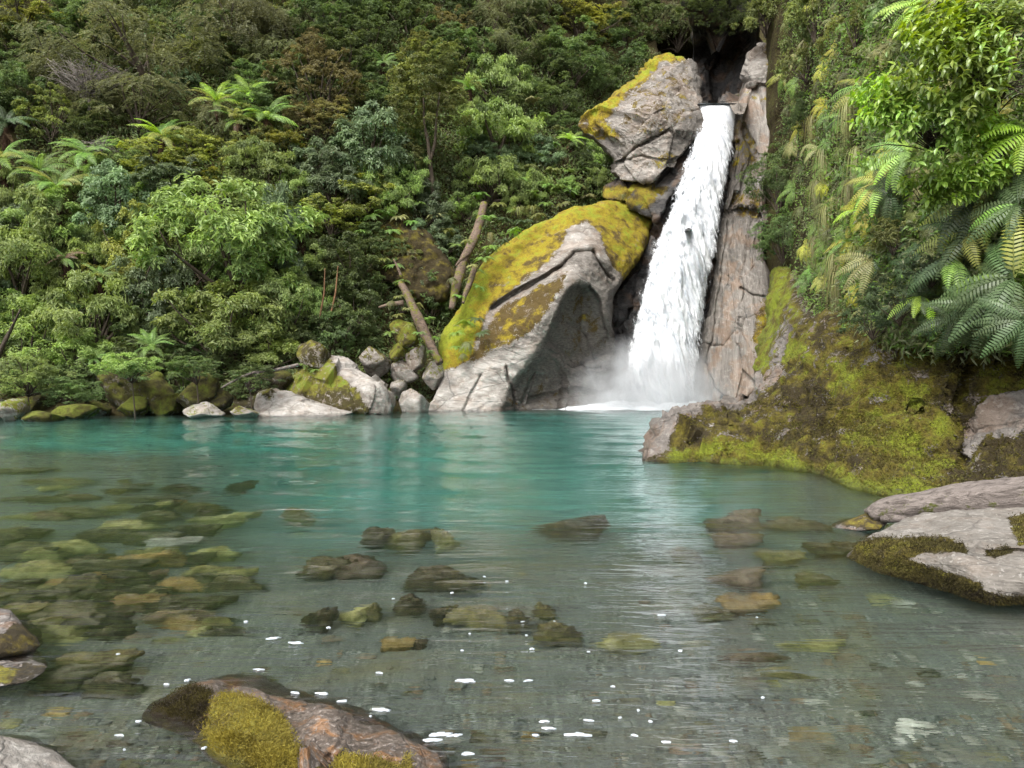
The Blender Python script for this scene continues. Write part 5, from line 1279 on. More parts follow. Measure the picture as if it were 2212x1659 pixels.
# fern bank between the forest and the outcrop: (u, v, half width, kind)
FB = [(800,468,26,'P'),(832,462,28,'S'),(862,470,26,'P'),(890,480,24,'S'),(845,500,28,'P'),(815,520,20,'P'),(905,505,24,'O'),(940,470,26,'P'),(965,500,26,'O'),(925,540,26,'P'),(880,545,26,'P'),(850,575,26,'S'),(900,580,28,'O'),(935,600,28,'S'),
      (870,610,22,'P'),(830,560,22,'O'),(965,560,22,'P'),(985,530,18,'S'),(1035,420,24,'S'),(1075,440,24,'O'),(1110,455,22,'S'),(1090,475,22,'K'),(1130,480,24,'K'),(1055,470,20,'S'),(1160,465,22,'O'),(1180,440,22,'S'),(1215,440,22,'O'),(1230,415,26,'P'),
      (1205,405,24,'S'),(1250,400,24,'O'),(1270,425,22,'P'),(1180,400,24,'S'),(1150,420,26,'S'),(1290,390,20,'O'),(1225,370,22,'S'),(1260,365,20,'S'),(1195,365,22,'O'),(1170,340,22,'S'),(1120,390,26,'S'),(1140,360,24,'O'),(1285,350,18,'S'),
      (1195,310,20,'S'),(1210,275,20,'O'),(1180,250,22,'P'),(1150,215,22,'P'),(1120,205,22,'O'),(1210,245,18,'S'),(1265,330,18,'K'),(1300,365,16,'S'),(1335,385,16,'K'),
      (1045,560,26,'S'),(1030,585,22,'S'),(1060,535,24,'S'),(1085,520,22,'K'),(1110,500,22,'S'),(1035,620,20,'S'),(1018,600,16,'O'),
      (1010,700,28,'S'),(1030,690,24,'K'),(985,720,22,'S'),(1040,720,22,'K'),(1010,740,26,'h'),(960,725,18,'O'),(985,750,16,'S'),(1000,765,16,'h'),
      (900,660,20,'P'),(925,690,20,'S'),(885,700,18,'O'),(940,730,16,'S'),(860,680,18,'O'),(842,720,20,'S'),(870,725,16,'O'),
      (655,790,18,'S'),(680,800,16,'S'),(700,815,14,'S'),(640,810,12,'O'),(905,440,20,'S'),(780,500,20,'S'),(760,440,18,'O')]
OUTF = rbf([(905,905,31.9),(1018,615,34.4),(1110,500,36.0),(1250,445,37.8),(1000,700,33.6),(1040,720,32.9),(960,740,33.2),(1060,545,35.0)])
LOGF = [(1048,470,20,'S'),(1008,520,22,'O'),(1020,575,20,'P'),(975,600,22,'h'),(990,640,20,'S'),(862,640,20,'O'),(905,720,20,'S'),(880,668,18,'P'),(930,760,14,'S'),(845,650,20,'h')]
for u, v, w, k in LOGF: small_fern(k, u, v, w, 33.2 if u > 960 else 31.6, 'ferns on the bank above the outcrop', LAND2)
for u, v, w, k in FB:
    if (980 < u < 1120 and 480 < v < 770): y = float(OUTF(np.array([u]), np.array([v]))[0]) - .55
    elif 600 < u < 720 and v > 780: y = 30.6
    elif u < 960 and v > 650: y = 33.0
    else: y = hill_hit(u, v) - .9
    small_fern('S' if k == 'P' and (u + v) % 3 else k, u, v, w * 1.2, y, 'ferns on the bank above the outcrop', LAND2, None if k != 'h' else (0, -.5, 1))
for (u, v, w, i, y, lab) in ((1120,455,50,1,35.6,'grey-green sedge tuft with arching blades at the top of the golden outcrop'),(1150,452,45,1,36,'sedge tuft hanging over the golden moss'),(1345,425,32,1,37.5,'grassy tuft on the moss saddle beside the waterfall'),
                        (1060,505,26,0,35.4,'small dry grass tuft by the broken trunk')):
    o = obj('sedge_tuft', SEDGE[i], loc=tuple(P(u, v, y)), label=lab, cat='sedge'); s = w * px(y); o.scale = (s, s, s)

# ------------------------------------------------------------------ undergrowth: leaf litter and low plants too many to count
def ground_cover(name, pts, nrm, mat, L, w, seed, per=5, label=None):
    g = np.random.default_rng(seed); k = np.repeat(np.arange(len(pts)), per)
    pos = pts[k] + g.normal(size=(len(k), 3)) * L * .8
    d = nrm[k] * .6 + g.normal(size=(len(k), 3)) * .7 + np.array([0, 0, -.1])
    V, Q = leafq(pos, d, unit(nrm[k] + [0, 0, .8] + .4 * g.normal(size=(len(k), 3))), L, w, g)
    var = np.clip(np.repeat(g.uniform(.1, .7, len(pts)), per) + g.uniform(-.15, .15, len(k)), 0, 1)
    obj(name, mesh(name, V, Q, mat, False, face=var), kind='stuff', label=label)
g1 = np.random.default_rng(3)
def hill_points(n, u0, u1, v0, v1):
    U = g1.uniform(u0, u1, n); V_ = g1.uniform(v0, v1, n)
    pts = []
    X = g1.uniform(-24, 14, n * 3); Z = g1.uniform(.2, 24, n * 3); Yh = hill_y(X, Z)
    a = X / Yh * FPX + 1106; b = 803 - (Z - CAMH) / Yh * FPX
    m = (a > u0) & (a < u1) & (b > v0) & (b < v1); X, Z, Yh = X[m], Z[m], Yh[m]
    p = np.stack([X, Yh, Z], -1)
    p[:, 1] += 1.1 * fbm(p * .16, 21, 4) * smooth(Z, .5, 4) - .1
    g = ~((p[:, 0] > 10.4) & (p[:, 0] < 15.2) & (p[:, 2] > 13.5))
    return p[g]
hp = hill_points(13000, -100, 1500, -60, 860)
ground_cover('undergrowth', hp[::2], np.tile([0, -.6, .6], (len(hp[::2]), 1)), LM['D'], .24, .11, 11, 5, 'low leafy undergrowth covering the left slope')
ground_cover('undergrowth', hp[1::2], np.tile([0, -.6, .6], (len(hp[1::2]), 1)), LM['F'], .22, .08, 12, 5, 'olive leaf litter and seedlings covering the left slope')
U = g1.uniform(1690, 2420, 13000); V_ = g1.uniform(-90, 745, 13000)
wp = P(U, V_, wall_y(U, V_) - .15)
ground_cover('undergrowth', wp[::2], np.tile([-.6, -.5, .2], (len(wp[::2]), 1)), LM['S'], .13, .05, 13, 7, 'low fern and leaf cover on the near valley side')
ground_cover('undergrowth', wp[1::2], np.tile([-.6, -.5, -.2], (len(wp[1::2]), 1)), LM['F'], .16, .035, 14, 7, 'hanging dull foliage on the near valley side')

# ------------------------------------------------------------------ plants of the near valley side
LAND3 = [(1690,450,'the dark bush on the slab edge'),(1700,70,'the olive bush at the gorge mouth'),(1815,650,'the long straw tussock'),(2050,180,'the glossy bright-leaved shrub'),(1955,640,'the small-leaved shrub over the bank'),
         (1880,390,'the lime fern fronds'),(2060,560,'the big drooping fern'),(2160,290,'the near lime frond'),(1945,20,'the topmost lime frond'),(1830,450,'the yellow fern'),(1690,190,'the fern hanging over the slab'),(1700,660,'the fern by the yellow moss')]
for q in range(2):
    add_proto('N', 'D', (1.3, 1.1, 1.8), 280+q, nclump=70, cr=.32, nwh=24, nlf=8, L=.075, w=.034, droop=.15, up=.3, lump=.4)
    add_proto('M', 'O', (1.4, 1.1, 1.2), 284+q, nclump=60, cr=.32, nwh=22, nlf=8, L=.075, w=.042, droop=.1, up=.4, lump=.4)
    add_proto('B', 'B', (1.3, 1.0, 1.3), 288+q, nclump=60, cr=.28, nwh=15, nlf=7, L=.105, w=.048, droop=.45, up=.5, lump=.45)
    add_proto('T', 'K', (1.0, .8, .9), 292+q, nclump=60, cr=.20, nwh=18, nlf=8, L=.050, w=.026, droop=.2, up=.5, lump=.4)
RW = [('N',1682,400,72,95,-2.2,'dark small-leaved bush overhanging the edge of the striped slab'),('N',1692,520,62,75,-2.0,'lower dark bush hanging beside the yellow-green mossy rock'),
      ('M',1655,40,60,60,-1.5,'yellowish-olive bush at the mouth of the gorge'),('M',1760,45,80,75,-1.3,'olive bush at the top between the gorge and the lime frond'),('M',1745,140,60,60,-1.2,'rounded olive bush above the hanging ferns'),
      ('M',1850,70,70,70,-1.0,'olive bush under the topmost lime frond'),('N',1740,250,45,60,-.8,'dark bush in the cleft beside the slab top'),
      ('T',1945,655,85,70,-1.3,'small-leaved pale shrub spilling over the mossy bank'),('T',1885,700,60,50,-1.4,'pale small-leaved sprig low on the bank beside the straw tussock'),('T',2010,590,60,50,-.8,'grey-green shrub under the drooping fern fronds'),
      ('M',1930,520,60,50,-.7,'olive shrub above the small-leaved pale shrub'),('N',1530,0,75,60,-2.0,'dark bush hanging over the black mouth of the gorge'),('N',1600,45,45,50,-1.0,'small dark bush at the outer lip of the gorge mouth'),('N',2150,480,80,80,.4,'dark shrub in shade behind the big drooping fern')]
for sp, u, v, a, b, dy, lab in RW:
    y = (float(wall_y(u, v)) if u > 1610 else 43.0) + dy
    nm = 'overhanging_shrub'
    g = np.random.default_rng(int(u)); me, lb, R = PROTO[sp][g.integers(2)]; s = a * px(y) / R[0]
    c = P(u, v, y); root = obj(nm, None, loc=tuple(c + np.array([.6*s, 1.0*s + .3, -.3*s])), label=lab, cat='shrub', group='shrubs on the near valley side')
    for m_, n_ in ((lb, 'limbs'), (me, 'crown')):
        if n_ == 'limbs' and u < 1640: continue
        o = obj(n_, m_, root, loc=(-.6*s, -1.0*s - .3, .3*s)); q_ = .68 if n_ == 'limbs' else 1.0; o.scale = (s*q_, s*q_, b * px(y) / R[2] * q_); o.rotation_euler = (0, 0, g.uniform(0, 6))
# bright glossy shrub: leaves as parts up to the limit, the rest joined
def glossy_shrub(cu, cv, a, b, y, seed, label, ntwig=150, nobj=140):
    g = np.random.default_rng(seed); c = P(cu, cv, y); s = px(y)
    root = obj('glossy_shrub', None, loc=tuple(c + [a*s*.9, .8, -b*s*.7]), label=label, cat='shrub', group='glossy bright-leaved shrubs')
    base = np.array([a*s*.9, .8, -b*s*.7]); mb = MB(); LP = []
    # leaf: folded and curved, 8 quads
    t = np.array([0, .2, .5, .8, 1.0]); hw = np.array([.03, .16, .22, .12, .01])
    L = .118
    V = []; 
    for sx in (-1, 0, 1):
        for k in range(5): V.append([t[k], sx * hw[k], abs(sx) * hw[k] * .35 - .35 * t[k]**2])
    V = np.array(V) * L; Q = [(r*5+k, r*5+k+1, (r+1)*5+k+1, (r+1)*5+k) for r in range(2) for k in range(4)]
    lv = mesh('leaf', V, np.array(Q), LM['B'], True, face=np.full(8, .6)); lv2 = mesh('leaf', V * [1, 1.1, .6], np.array(Q), LM['B'], True, face=np.full(8, .85))
    lv3 = mesh('leaf', V * [.9, .9, 1.6], np.array(Q), LM['B'], True, face=np.full(8, .35))
    for k in range(ntwig):
        # twig ends spread over the outer face of the bush
        x, z = g.uniform(-1, 1, 2)
        while x*x + z*z > 1: x, z = g.uniform(-1, 1, 2)
        while fbm(np.array([[x*1.9 + seed, z*1.9, .3]]), seed, 2)[0] < -.16 + .20 * (x*x + z*z): x, z = g.uniform(-1.15, 1.15, 2)
        d = -math.sqrt(max(.05, 1.3 - x*x - z*z)) * g.uniform(.3, 1.0)
        tip = np.array([x*a*s, d*a*s*.55, z*b*s]); st = tip * .35 + base * .25 + g.normal(size=3)*.1
        if k % 3 == 0: mb.tube(spl([base * .8, st, tip * .8 + g.normal(size=3) * .03, tip], 8), np.linspace(.014, .004, 8), 4)
        tw = unit(tip - st + [0, 0, .15])
        for q in range(13):
            f = q / 13; p = tip + tw * (f - .6) * .32
            az = q * 2.4 + g.uniform(-.3, .3)
            h = unit(np.cross(tw, [.3, .2, 1.0])); h2 = np.cross(tw, h)
            dr = unit(h * math.cos(az) + h2 * math.sin(az) + tw * .55 + np.array([0, 0, -.25]))
            LP.append((p, dr, g.uniform(.7, 1.15)))
    obj('branches', mb.mesh('branches', M_BARK), root, loc=tuple(-base))
    g.shuffle(LP)
    LP.sort(key=lambda q: q[0][1])
    allV = []; allQ = []; n = 0; fv = []
    for i, (p, dr, sc) in enumerate(LP):
        up = unit(np.array([0, -.15, 1.0]) + g.normal(size=3) * .35); sde = unit(np.cross(up, dr)); up = np.cross(dr, sde)
        M = np.stack([dr, sde, up], 0) * sc
        if i < nobj:
            o = obj('leaf', (lv, lv2, lv3)[g.integers(3)], root)
            m = Matrix(((M[0][0], M[1][0], M[2][0], p[0]-base[0]), (M[0][1], M[1][1], M[2][1], p[1]-base[1]), (M[0][2], M[1][2], M[2][2], p[2]-base[2]), (0, 0, 0, 1)))
            o.matrix_local = m
        else:
            allV.append(V @ M + p - base); allQ.append(np.array(Q) + n); n += len(V); fv.append(np.full(8, g.uniform(.25, .95)))
    obj('leaves', mesh('leaves', np.vstack(allV), np.vstack(allQ), LM['B'], True, face=np.concatenate(fv)), root, kind='stuff')
glossy_shrub(2095, 140, 165, 135, 10.6, 31, 'glossy bright green shrub with pointed leaves, the uppermost beside the top edge', 300, 100)
glossy_shrub(1995, 255, 130, 95, 10.9, 32, 'glossy bright green shrub reaching out toward the waterfall over the lime fronds', 170, 100)
glossy_shrub(2130, 345, 90, 75, 11.0, 33, 'shadier glossy shrub just below the bright ones, dipping toward the lime frond', 130, 100)
glossy_shrub(2010, 400, 65, 45, 11.4, 34, 'small glossy-leaved shrub between the lime fern fronds and the big drooping fern', 60, 0)

FB2 = []
g2 = np.random.default_rng(19)
for r, v in enumerate(range(-40, 740, 44)):
    for u in range(1710, 2300, 42):
        uu = u + (r % 2) * 25 + g2.uniform(-14, 14); vv = v + g2.uniform(-14, 14)
        if vv > np.interp(uu, [1700, 1760, 1830, 1900, 2212], [600, 640, 690, 725, 715]): continue
        if uu > 1900 and vv < 300 and g2.random() < .6: continue
        n = g2.random()
        if uu < 1900: k = 'HPSAhSO'[int(n*7)] ; w = g2.uniform(34, 52)
        else: k = 'SKhKAOP'[int(n*7)] if vv < 450 else 'KKhKOKS'[int(n*7)]; w = g2.uniform(46, 66)
        if uu > 2000 and vv > 100 and n < .25: continue
        FB2.append((uu, vv, w, k))
for u, v, w, k in FB2:
    small_fern(k, u, v, w, float(wall_y(u, v)) - .35, 'ferns on the near valley side', LAND3, (-.75, -.55, .55) if k not in 'Hh' else (-.35, -.3, 1))
NF = [ # u, v, length px, keys, fronds, axis, label
 (1990, 10, 95, ['Ln'], 7, (-.5, -.5, .8), 'lime-green fern with fronds held flat at the very top of the view', (PI*.6, PI*1.5)),
 (1905, 392, 80, ['Ln', 'An'], 8, (-.5, -.6, .7), 'lime fern thrusting fronds out toward the slab', (PI*.5, PI*1.6)),
 (1960, 330, 95, ['Ln', 'Sn'], 9, (-.4, -.6, .8), 'bright fern sprouting under the lower edge of the glossy shrub', (PI*.5, PI*1.6)),
 (1850, 452, 60, ['An', 'Ln'], 9, (-.5, -.5, .8), 'small yellow fern on the slope above the straw tussock', (0, 2*PI)),
 (2225, 285, 130, ['Ln'], 6, (-.4, -.5, .9), 'near lime fern sending one long frond in from the side', (PI*.7, PI*1.5)),
 (2110, 430, 120, ['Sn', 'On', 'Kn'], 9, (-.5, -.6, .6), 'large mid-green fern above the big drooping one', (PI*.4, PI*1.7)),
 (2190, 600, 150, ['Kn', 'Kn', 'On', 'Sn'], 11, (-.5, -.6, .5), 'big fern with long arching fronds over the shaded bank', (PI*.4, PI*1.6)),
 (2060, 560, 120, ['Kn', 'droop', 'Sn'], 12, (-.4, -.6, .6), 'big drooping fern whose dark fronds hang over the mossy bank', (PI*.3, PI*1.8)),
 (2120, 665, 110, ['droop', 'Kn'], 12, (-.3, -.7, .3), 'fern whose fronds trail down onto the bank beneath the big arching fern', (PI*.3, PI*1.8)),
 (2215, 690, 110, ['droop', 'Kn'], 11, (-.3, -.7, .3), 'shaded fern at the view edge hanging over the bare pinkish rock', (PI*.3, PI*1.8)),
 (2060, 690, 90, ['droop', 'Kn'], 10, (-.3, -.7, .3), 'dark fern fringe over the middle of the bank', (PI*.3, PI*1.8)),
 (2150, 640, 120, ['droop', 'Kn'], 12, (-.3, -.7, .4), 'drooping fern low under the big arching fern', (PI*.3, PI*1.8)),
 (1990, 640, 80, ['droop', 'Kn', 'Ln'], 9, (-.3, -.6, .6), 'short drooping fern at the lip of the mossy bank', (PI*.3, PI*1.8)),
 (1925, 420, 85, ['Kn', 'droop'], 9, (-.5, -.6, .4), 'deep green fern hanging beneath the lime fronds', (PI*.3, PI*1.7)),
 (1885, 560, 85, ['Kn', 'droop', 'Pn'], 10, (-.4, -.6, .5), 'deep green fern draped above the straw tussock', (PI*.3, PI*1.8)),
 (1830, 520, 60, ['An', 'Pn', 'Sn'], 10, (-.5, -.5, .6), 'yellowish fern crowded on the slope behind the tussock', (0, 2*PI)),
 (1770, 320, 45, ['Pn', 'Sn'], 9, (-.5, -.5, .5), 'straw fern hanging beside the dark bush on the slab edge', (0, 2*PI)),
 (1830, 250, 60, ['Sn', 'Pn', 'Kn'], 10, (-.5, -.5, .5), 'fern with fading fronds under the olive bush', (0, 2*PI)),
 (1870, 190, 80, ['On', 'Sn'], 9, (-.4, -.5, .8), 'olive fern reaching out beneath the topmost lime frond', (PI*.5, PI*1.6)),
 (1700, 610, 34, ['Sn', 'Pn'], 9, (-.4, -.6, .6), 'pale fern by the yellow moss strip', (0, 2*PI)),
 (1690, 675, 38, ['Sn', 'Ln'], 10, (-.3, -.7, .6), 'fresh green fern growing in the mossy notch beside the slab', (0, 2*PI)),
 (1695, 160, 42, ['On', 'Sn'], 9, (-.4, -.6, .3), 'fern hanging over the top of the striped slab', (0, 2*PI)),
 (2090, 500, 110, ['Kn', 'On'], 9, (-.6, -.5, .5), 'fern with yellow-edged fronds in the middle of the shaded thicket', (PI*.4, PI*1.7)),
 (2200, 440, 120, ['Kn', 'Sn'], 8, (-.6, -.5, .5), 'dark fern beside the view edge under the near lime fern', (PI*.4, PI*1.6)),
]
for u, v, lp, keys, nf, ax, lab, sprd in NF:
    y = float(wall_y(u, v)) - (1.0 if u > 1880 else .8)
    fern(P(u, v, y), lp * px(y) * 1.15, keys, nf + 2, lab, 'fern', 'fern', 'large ferns on the near valley side', ax, None, 0, sprd, (-.25, .3))
for (u, v, w, i, lab) in ((1812,590,62,0,'long straw tussock hanging down over the mossy bank'),(1800,560,45,0,'shorter straw tussock just above the long one'),(1785,455,42,0,'dry hanging grass above the yellow fern'),(1780,330,46,0,'dry hanging grass beside the slab-top ferns'),(1830,230,50,0,'dry hanging grass under the upper olive bushes'),(1755,260,40,0,'thin dry grass hanging in the cleft by the slab top'),(1850,330,50,0,'dry grass drape between the lime fern and the olive bush'),(1765,400,42,0,'dry grass drape next to the dark slab-edge bush'),(1835,400,46,0,'pale drape of dead leaves over the small yellow fern'),(1760,520,40,0,'pale grass drape above the yellow moss strip'),(1845,545,46,1,'green sedge drape just shoreward of the straw tussocks'),(1720,230,36,1,'green sedge drape at the top of the striped slab')):
    y = float(wall_y(u, v)) - 1.2
    o = obj('tussock', SEDGE[i], loc=tuple(P(u, v, y)), label=lab, cat='tussock', group='straw tussocks'); s = w * px(y) * 1.6; o.scale = (s*.8, s*.8, s*1.35)
# ------------------------------------------------------------------ dead wood
def log(name, pts, rad, mat, label, n=12, rough=.25, stubs=(), seed=1, cat='log', ny=40):
    p = np.array([P(u, v, y) for u, v, y in pts]); r = np.array(rad); c0 = p[0].copy()
    q = spl(p - c0, ny); rr = np.interp(np.linspace(0, 1, ny), np.linspace(0, 1, len(r)), r)
    root = obj(name, None, loc=tuple(c0), label=label, cat=cat)
    V, Q, T = tube(q, rr, n, seed)
    cen = np.vstack([np.repeat(q, n, 0), q[:1], q[-1:]])
    d = V - cen; ln = np.linalg.norm(d, axis=1, keepdims=True)
    ang = np.arctan2(d[:, 2], d[:, 1]); al = np.r_[np.repeat(np.linspace(0, 1, ny), n), 0, 1]
    fur = fbm(np.stack([np.cos(ang)*2.2, np.sin(ang)*2.2, al * 4.0], -1) + seed, seed, 4) + .5 * fbm(np.stack([np.cos(ang)*.5, np.sin(ang)*.5, al * 9.0], -1), seed, 2)
    V = cen + d * (1 + rough * fur)[:, None]
    mb = MB(); mb.add(V, Q, T); obj('trunk', mb.mesh('trunk', mat), root)
    for (a, b, y, a2, b2, y2, r0) in stubs:
        mb = MB(); mb.tube(spl([P(a, b, y) - c0, (P(a, b, y) + P(a2, b2, y2)) / 2 - c0 + [0, 0, .05], P(a2, b2, y2) - c0], 8), np.linspace(r0, r0*.4, 8), 7, 2, .3)
        obj('branch_stub', mb.mesh('branch_stub', mat), root)
    return root
def wood_mat(name, a, b, moss, mossmask=.5):
    t = NT(name); pos = t.n('TexCoord').outputs['Object']
    co = t.n('Mapping', {'Vector': pos, 'Scale': (1.2, 6, 6)}).outputs[0]
    g_ = t.noise(co, 5.0, 6, .7, .6); n2 = t.noise(pos, 3.0, 5, .65); n3 = t.noise(pos, 40, 3, .6)
    col = t.ramp(g_, [(.3, a), (.5, b), (.72, tuple(x * 1.35 for x in b))])
    col = t.mix(t.mapr(t.noise(co, 1.6, 6, .7), .54, .62, 0, .7), col, (.03, .024, .018))
    mm = t.mapr(t.math('ADD', n2, t.mapr(n3, .3, .7, -.04, .04)), mossmask, mossmask + .05)
    col = t.mix(mm, col, t.mix(n3, moss, tuple(x * 1.8 for x in moss)))
    bp = t.n('Bump', {'Height': t.math('ADD', g_, t.math('MULTIPLY', n3, .3)), 'Strength': .9, 'Distance': .04})
    return t.done(t.bsdf(col, .85, bp.outputs[0], .2))
M_DRIFT = wood_mat('grey driftwood', (.065, .052, .045), (.17, .145, .13), (.05, .055, .012), .62)
M_DEAD = wood_mat('mossy dead trunk', (.040, .028, .020), (.145, .105, .078), (.09, .09, .014), .53)
log('driftwood_log', [(1884,1112,8.05),(1900,1102,8.0),(1990,1092,7.95),(2110,1078,7.85),(2230,1068,7.75),(2420,1055,7.6)], [.085,.135,.15,.165,.18,.19], M_DRIFT,
    'thick weathered grey log lying behind the broad flat-topped rock', 22, .38, [(1895,1118,8.0,1868,1104,8.1,.045),(1905,1120,7.95,2010,1142,7.6,.05)], 4, ny=90)
log('fallen_log', [(1046,440,35.9),(1036,480,35.4),(1022,520,34.8),(1000,566,34.2),(988,610,33.6),(975,668,33.2)], [.16,.18,.22,.19,.18,.12], M_DEAD,
    'broken pale trunk leaning down the slope beside the golden moss outcrop', 14, .35, [(1010,548,34.2,984,575,33.9,.12)], 5)
log('bare_branch', [(1027,575,33.8),(1015,610,33.5),(1005,635,33.3),(1000,655,33.1)], [.13,.13,.12,.06], M_DEAD, 'short bare pinkish branch standing beside the broken pale trunk', 10, .3, (), 6)
log('fallen_log', [(866,612,33.5),(878,632,33.0),(908,700,32.5),(930,745,32.2),(950,785,31.9)], [.15,.17,.20,.18,.15], M_DEAD,
    'mossy dead log leaning against the grey block in the rock pile', 14, .3, [(868,600,33.2,850,560,33.3,.07),(872,655,33,818,664,33,.12)], 7)
log('driftwood_branch', [(478,838,28.2),(510,820,28.3),(545,805,28.4),(590,800,28.6),(645,788,29.0)], [.03,.05,.055,.06,.07], M_DRIFT, 'curved dead branch arching over the dark ledge by the pool', 7, .3, [(560,805,28.4,530,835,28.2,.035)], 8)
log('tree_root', [(-20,800,27.2),(0,760,27.0),(22,715,26.8),(34,690,26.6),(44,668,26.5)], [.09,.08,.07,.05,.03], M_BARK, 'dark leaning stem half hidden in the pale leaves at the end of the shore', 8, .3, (), 9, 'tree stem')
for k, (u0, v0, u1, v1) in enumerate(((690,690,702,580),(712,690,730,575))):
    y0 = hill_hit(u0, v0) - 1.2
    log('reddish_stem', [(u0, v0, y0), ((u0+u1)/2+4, (v0+v1)/2, y0), (u1, v1, y0)], [.045,.038,.02], M_REDB, ['thickest reddish stem of the bush above the white-nosed boulder', 'reddish stem leaning outward from that thick one', 'short reddish stem nearest the small tree over the white rock', 'thin reddish stem furthest up the bank of the four'][k], 6, .25, (), 10 + k, 'tree stem')
for k, (u0, u1, v0, v1) in enumerate(((150,168,880,770),(210,205,870,760),(118,112,890,790),(300,312,830,750),(178,196,890,830),(268,262,860,770))):
    y0 = 30.6
    log('sapling_stem', [(u0, v0, y0), ((u0+u1)/2+3, (v0+v1)/2, y0), (u1, v1, y0)], [.06,.05,.035], M_BARK, ['thin dark stem behind the low green mossy rock', 'thin dark stem left of the large mossy block', 'thinnest dark stem close to the white-topped rock', 'dark stem rising behind the large mossy block', 'short dark stem leaning over the mossy hummocks', 'upright dark stem touching the large mossy block'][k], 6, .2, (), 20 + k, 'tree stem')

# ------------------------------------------------------------------ stones under the water
def bed_point(u, v):
    s = W(u, v); d = s - np.array([0, 0, CAMH]); d /= np.linalg.norm(d)
    n = 1/1.333; cosi = -d[2]; k = 1 - n*n*(1 - cosi*cosi); r = n*d + (n*cosi - math.sqrt(k)) * np.array([0, 0, 1.0])
    t = 0.0
    for _ in range(60):
        p = s + r * t; h = p[2] - float(bed_z(np.array([p[0]]), np.array([p[1]]))[0])
        if h < .01: break
        t += h / -r[2] * .8
    return s + r * t, s, r
def stone_mat(name, a, b, c, ring=0):
    t = NT(name); pos = t.n('NewGeometry').outputs['Position']
    n = t.noise(pos, 9, 6, .65, .5); n2 = t.noise(pos, 40, 4, .6)
    z = t.n('SeparateXYZ', {0: t.n('NewGeometry').outputs['Normal']}).outputs[2]
    col = t.ramp(t.math('ADD', t.math('MULTIPLY', n, .7), t.math('MULTIPLY', n2, .3)), [(.35, a), (.5, b), (.66, c)])
    col = t.n('HueSaturation', {'Value': t.mapr(t.n('ObjectInfo').outputs['Random'], 0, 1, .7, 1.35), 'Color': col}).outputs[0]
    silt = t.math('MULTIPLY', t.mapr(z, .35, .9), t.mapr(t.noise(pos, 5, 5, .65), .42, .6, 0, .8))
    col = t.mix(silt, col, (.135, .12, .085))
    bp = t.n('Bump', {'Height': t.math('ADD', n, t.math('MULTIPLY', n2, .4)), 'Strength': .7, 'Distance': .03})
    return t.done(t.bsdf(col, .75, bp.outputs[0], .3))
SM = {'k': stone_mat('dark weedy stone', (.012, .012, .006), (.042, .038, .018), (.12, .095, .04)), 'o': stone_mat('olive stone', (.04, .035, .014), (.11, .095, .035), (.23, .19, .07)),
      'a': stone_mat('ochre stone', (.09, .055, .018), (.24, .155, .05), (.38, .27, .11)), 'y': stone_mat('yellow algae stone', (.09, .085, .03), (.26, .235, .085), (.42, .38, .17)),
      'b': stone_mat('brown stone', (.045, .03, .018), (.13, .088, .052), (.24, .17, .11)), 'g': stone_mat('grey stone', (.07, .072, .062), (.15, .152, .132), (.26, .255, .22)), 'p': stone_mat('pale stone', (.20, .19, .16), (.38, .36, .30), (.55, .52, .45))}
SAY = {'k': 'dark weed-covered', 'o': 'olive', 'a': 'ochre', 'y': 'yellowish', 'b': 'brown', 'g': 'grey', 'p': 'pale'}
STM = {}
for k, m in SM.items():
    STM[k] = []
    for i in range(5):
        V, Q = boulder_arrays(700 + i, 34, 20, 8, .42, 1.0, 40); STM[k].append(mesh('submerged_stone', V, Q, m))
LANDW = [(640,1600,'the rust-stained mossy boulder'),(2030,1220,'the broad flat-topped rock'),(40,1375,'the grey-capped rock'),(40,1455,'the cushion-mossed rock'),(60,1630,'the bare corner rock'),(1240,1115,'the dark rock breaking the surface'),
         (1500,1000,'the tip of the mossy bank'),(650,885,'the smooth white rock'),(745,1205,'the brown and black slab'),(1025,1305,'the long olive slab'),(440,1090,'the pale drowned ledge'),(1550,1200,'the reflection of the fall'),(1970,1565,'the banded pale stone'),(170,1310,'the black weedy slab'),(1800,1540,'the twin grey stones')]
def stone(u, v, w, h, k, label=None, z=None, tall=.3, seed=0, top=None):
    bp, s, r = bed_point(u, v)
    g = np.random.default_rng(abs(int(u*3 + v*7)) + seed)
    me = STM[k][g.integers(5)]
    hw = w / 2 * px(s[1]); 
    if top is not None:   # height of the stone's top relative to the water
        t = (-max(-top, .0)) ; q = s + r * ((-(-top)) / r[2] if top < 0 else 0); zt = top
        base = float(bed_z(np.array([q[0]]), np.array([q[1]]))[0]); hz = (zt - base) / 2 + .03; c = np.array([q[0], q[1], zt - hz])
    else:
        hz = max(.025, min(hw * tall, .22)); c = bp + [0, 0, hz * .35]
    o = obj('submerged_stone', me, loc=tuple(c), cat='stone', group='stones under the water',
            label=label or rel_label(u, v, f"{'small ' if w < 45 else 'large ' if w > 130 else ''}{SAY[k]} stone under water", LANDW))
    dp = hw * g.uniform(.55, .85) if h is None else max(h * px(s[1]) * (s[1] / CAMH) * .42, hw * .35)
    dp = min(dp, hw * 1.3)
    o.scale = (hw * 1.05, dp, hz); o.rotation_euler = (g.uniform(-.12, .12), g.uniform(-.12, .12), g.uniform(-.3, .3))
    return o
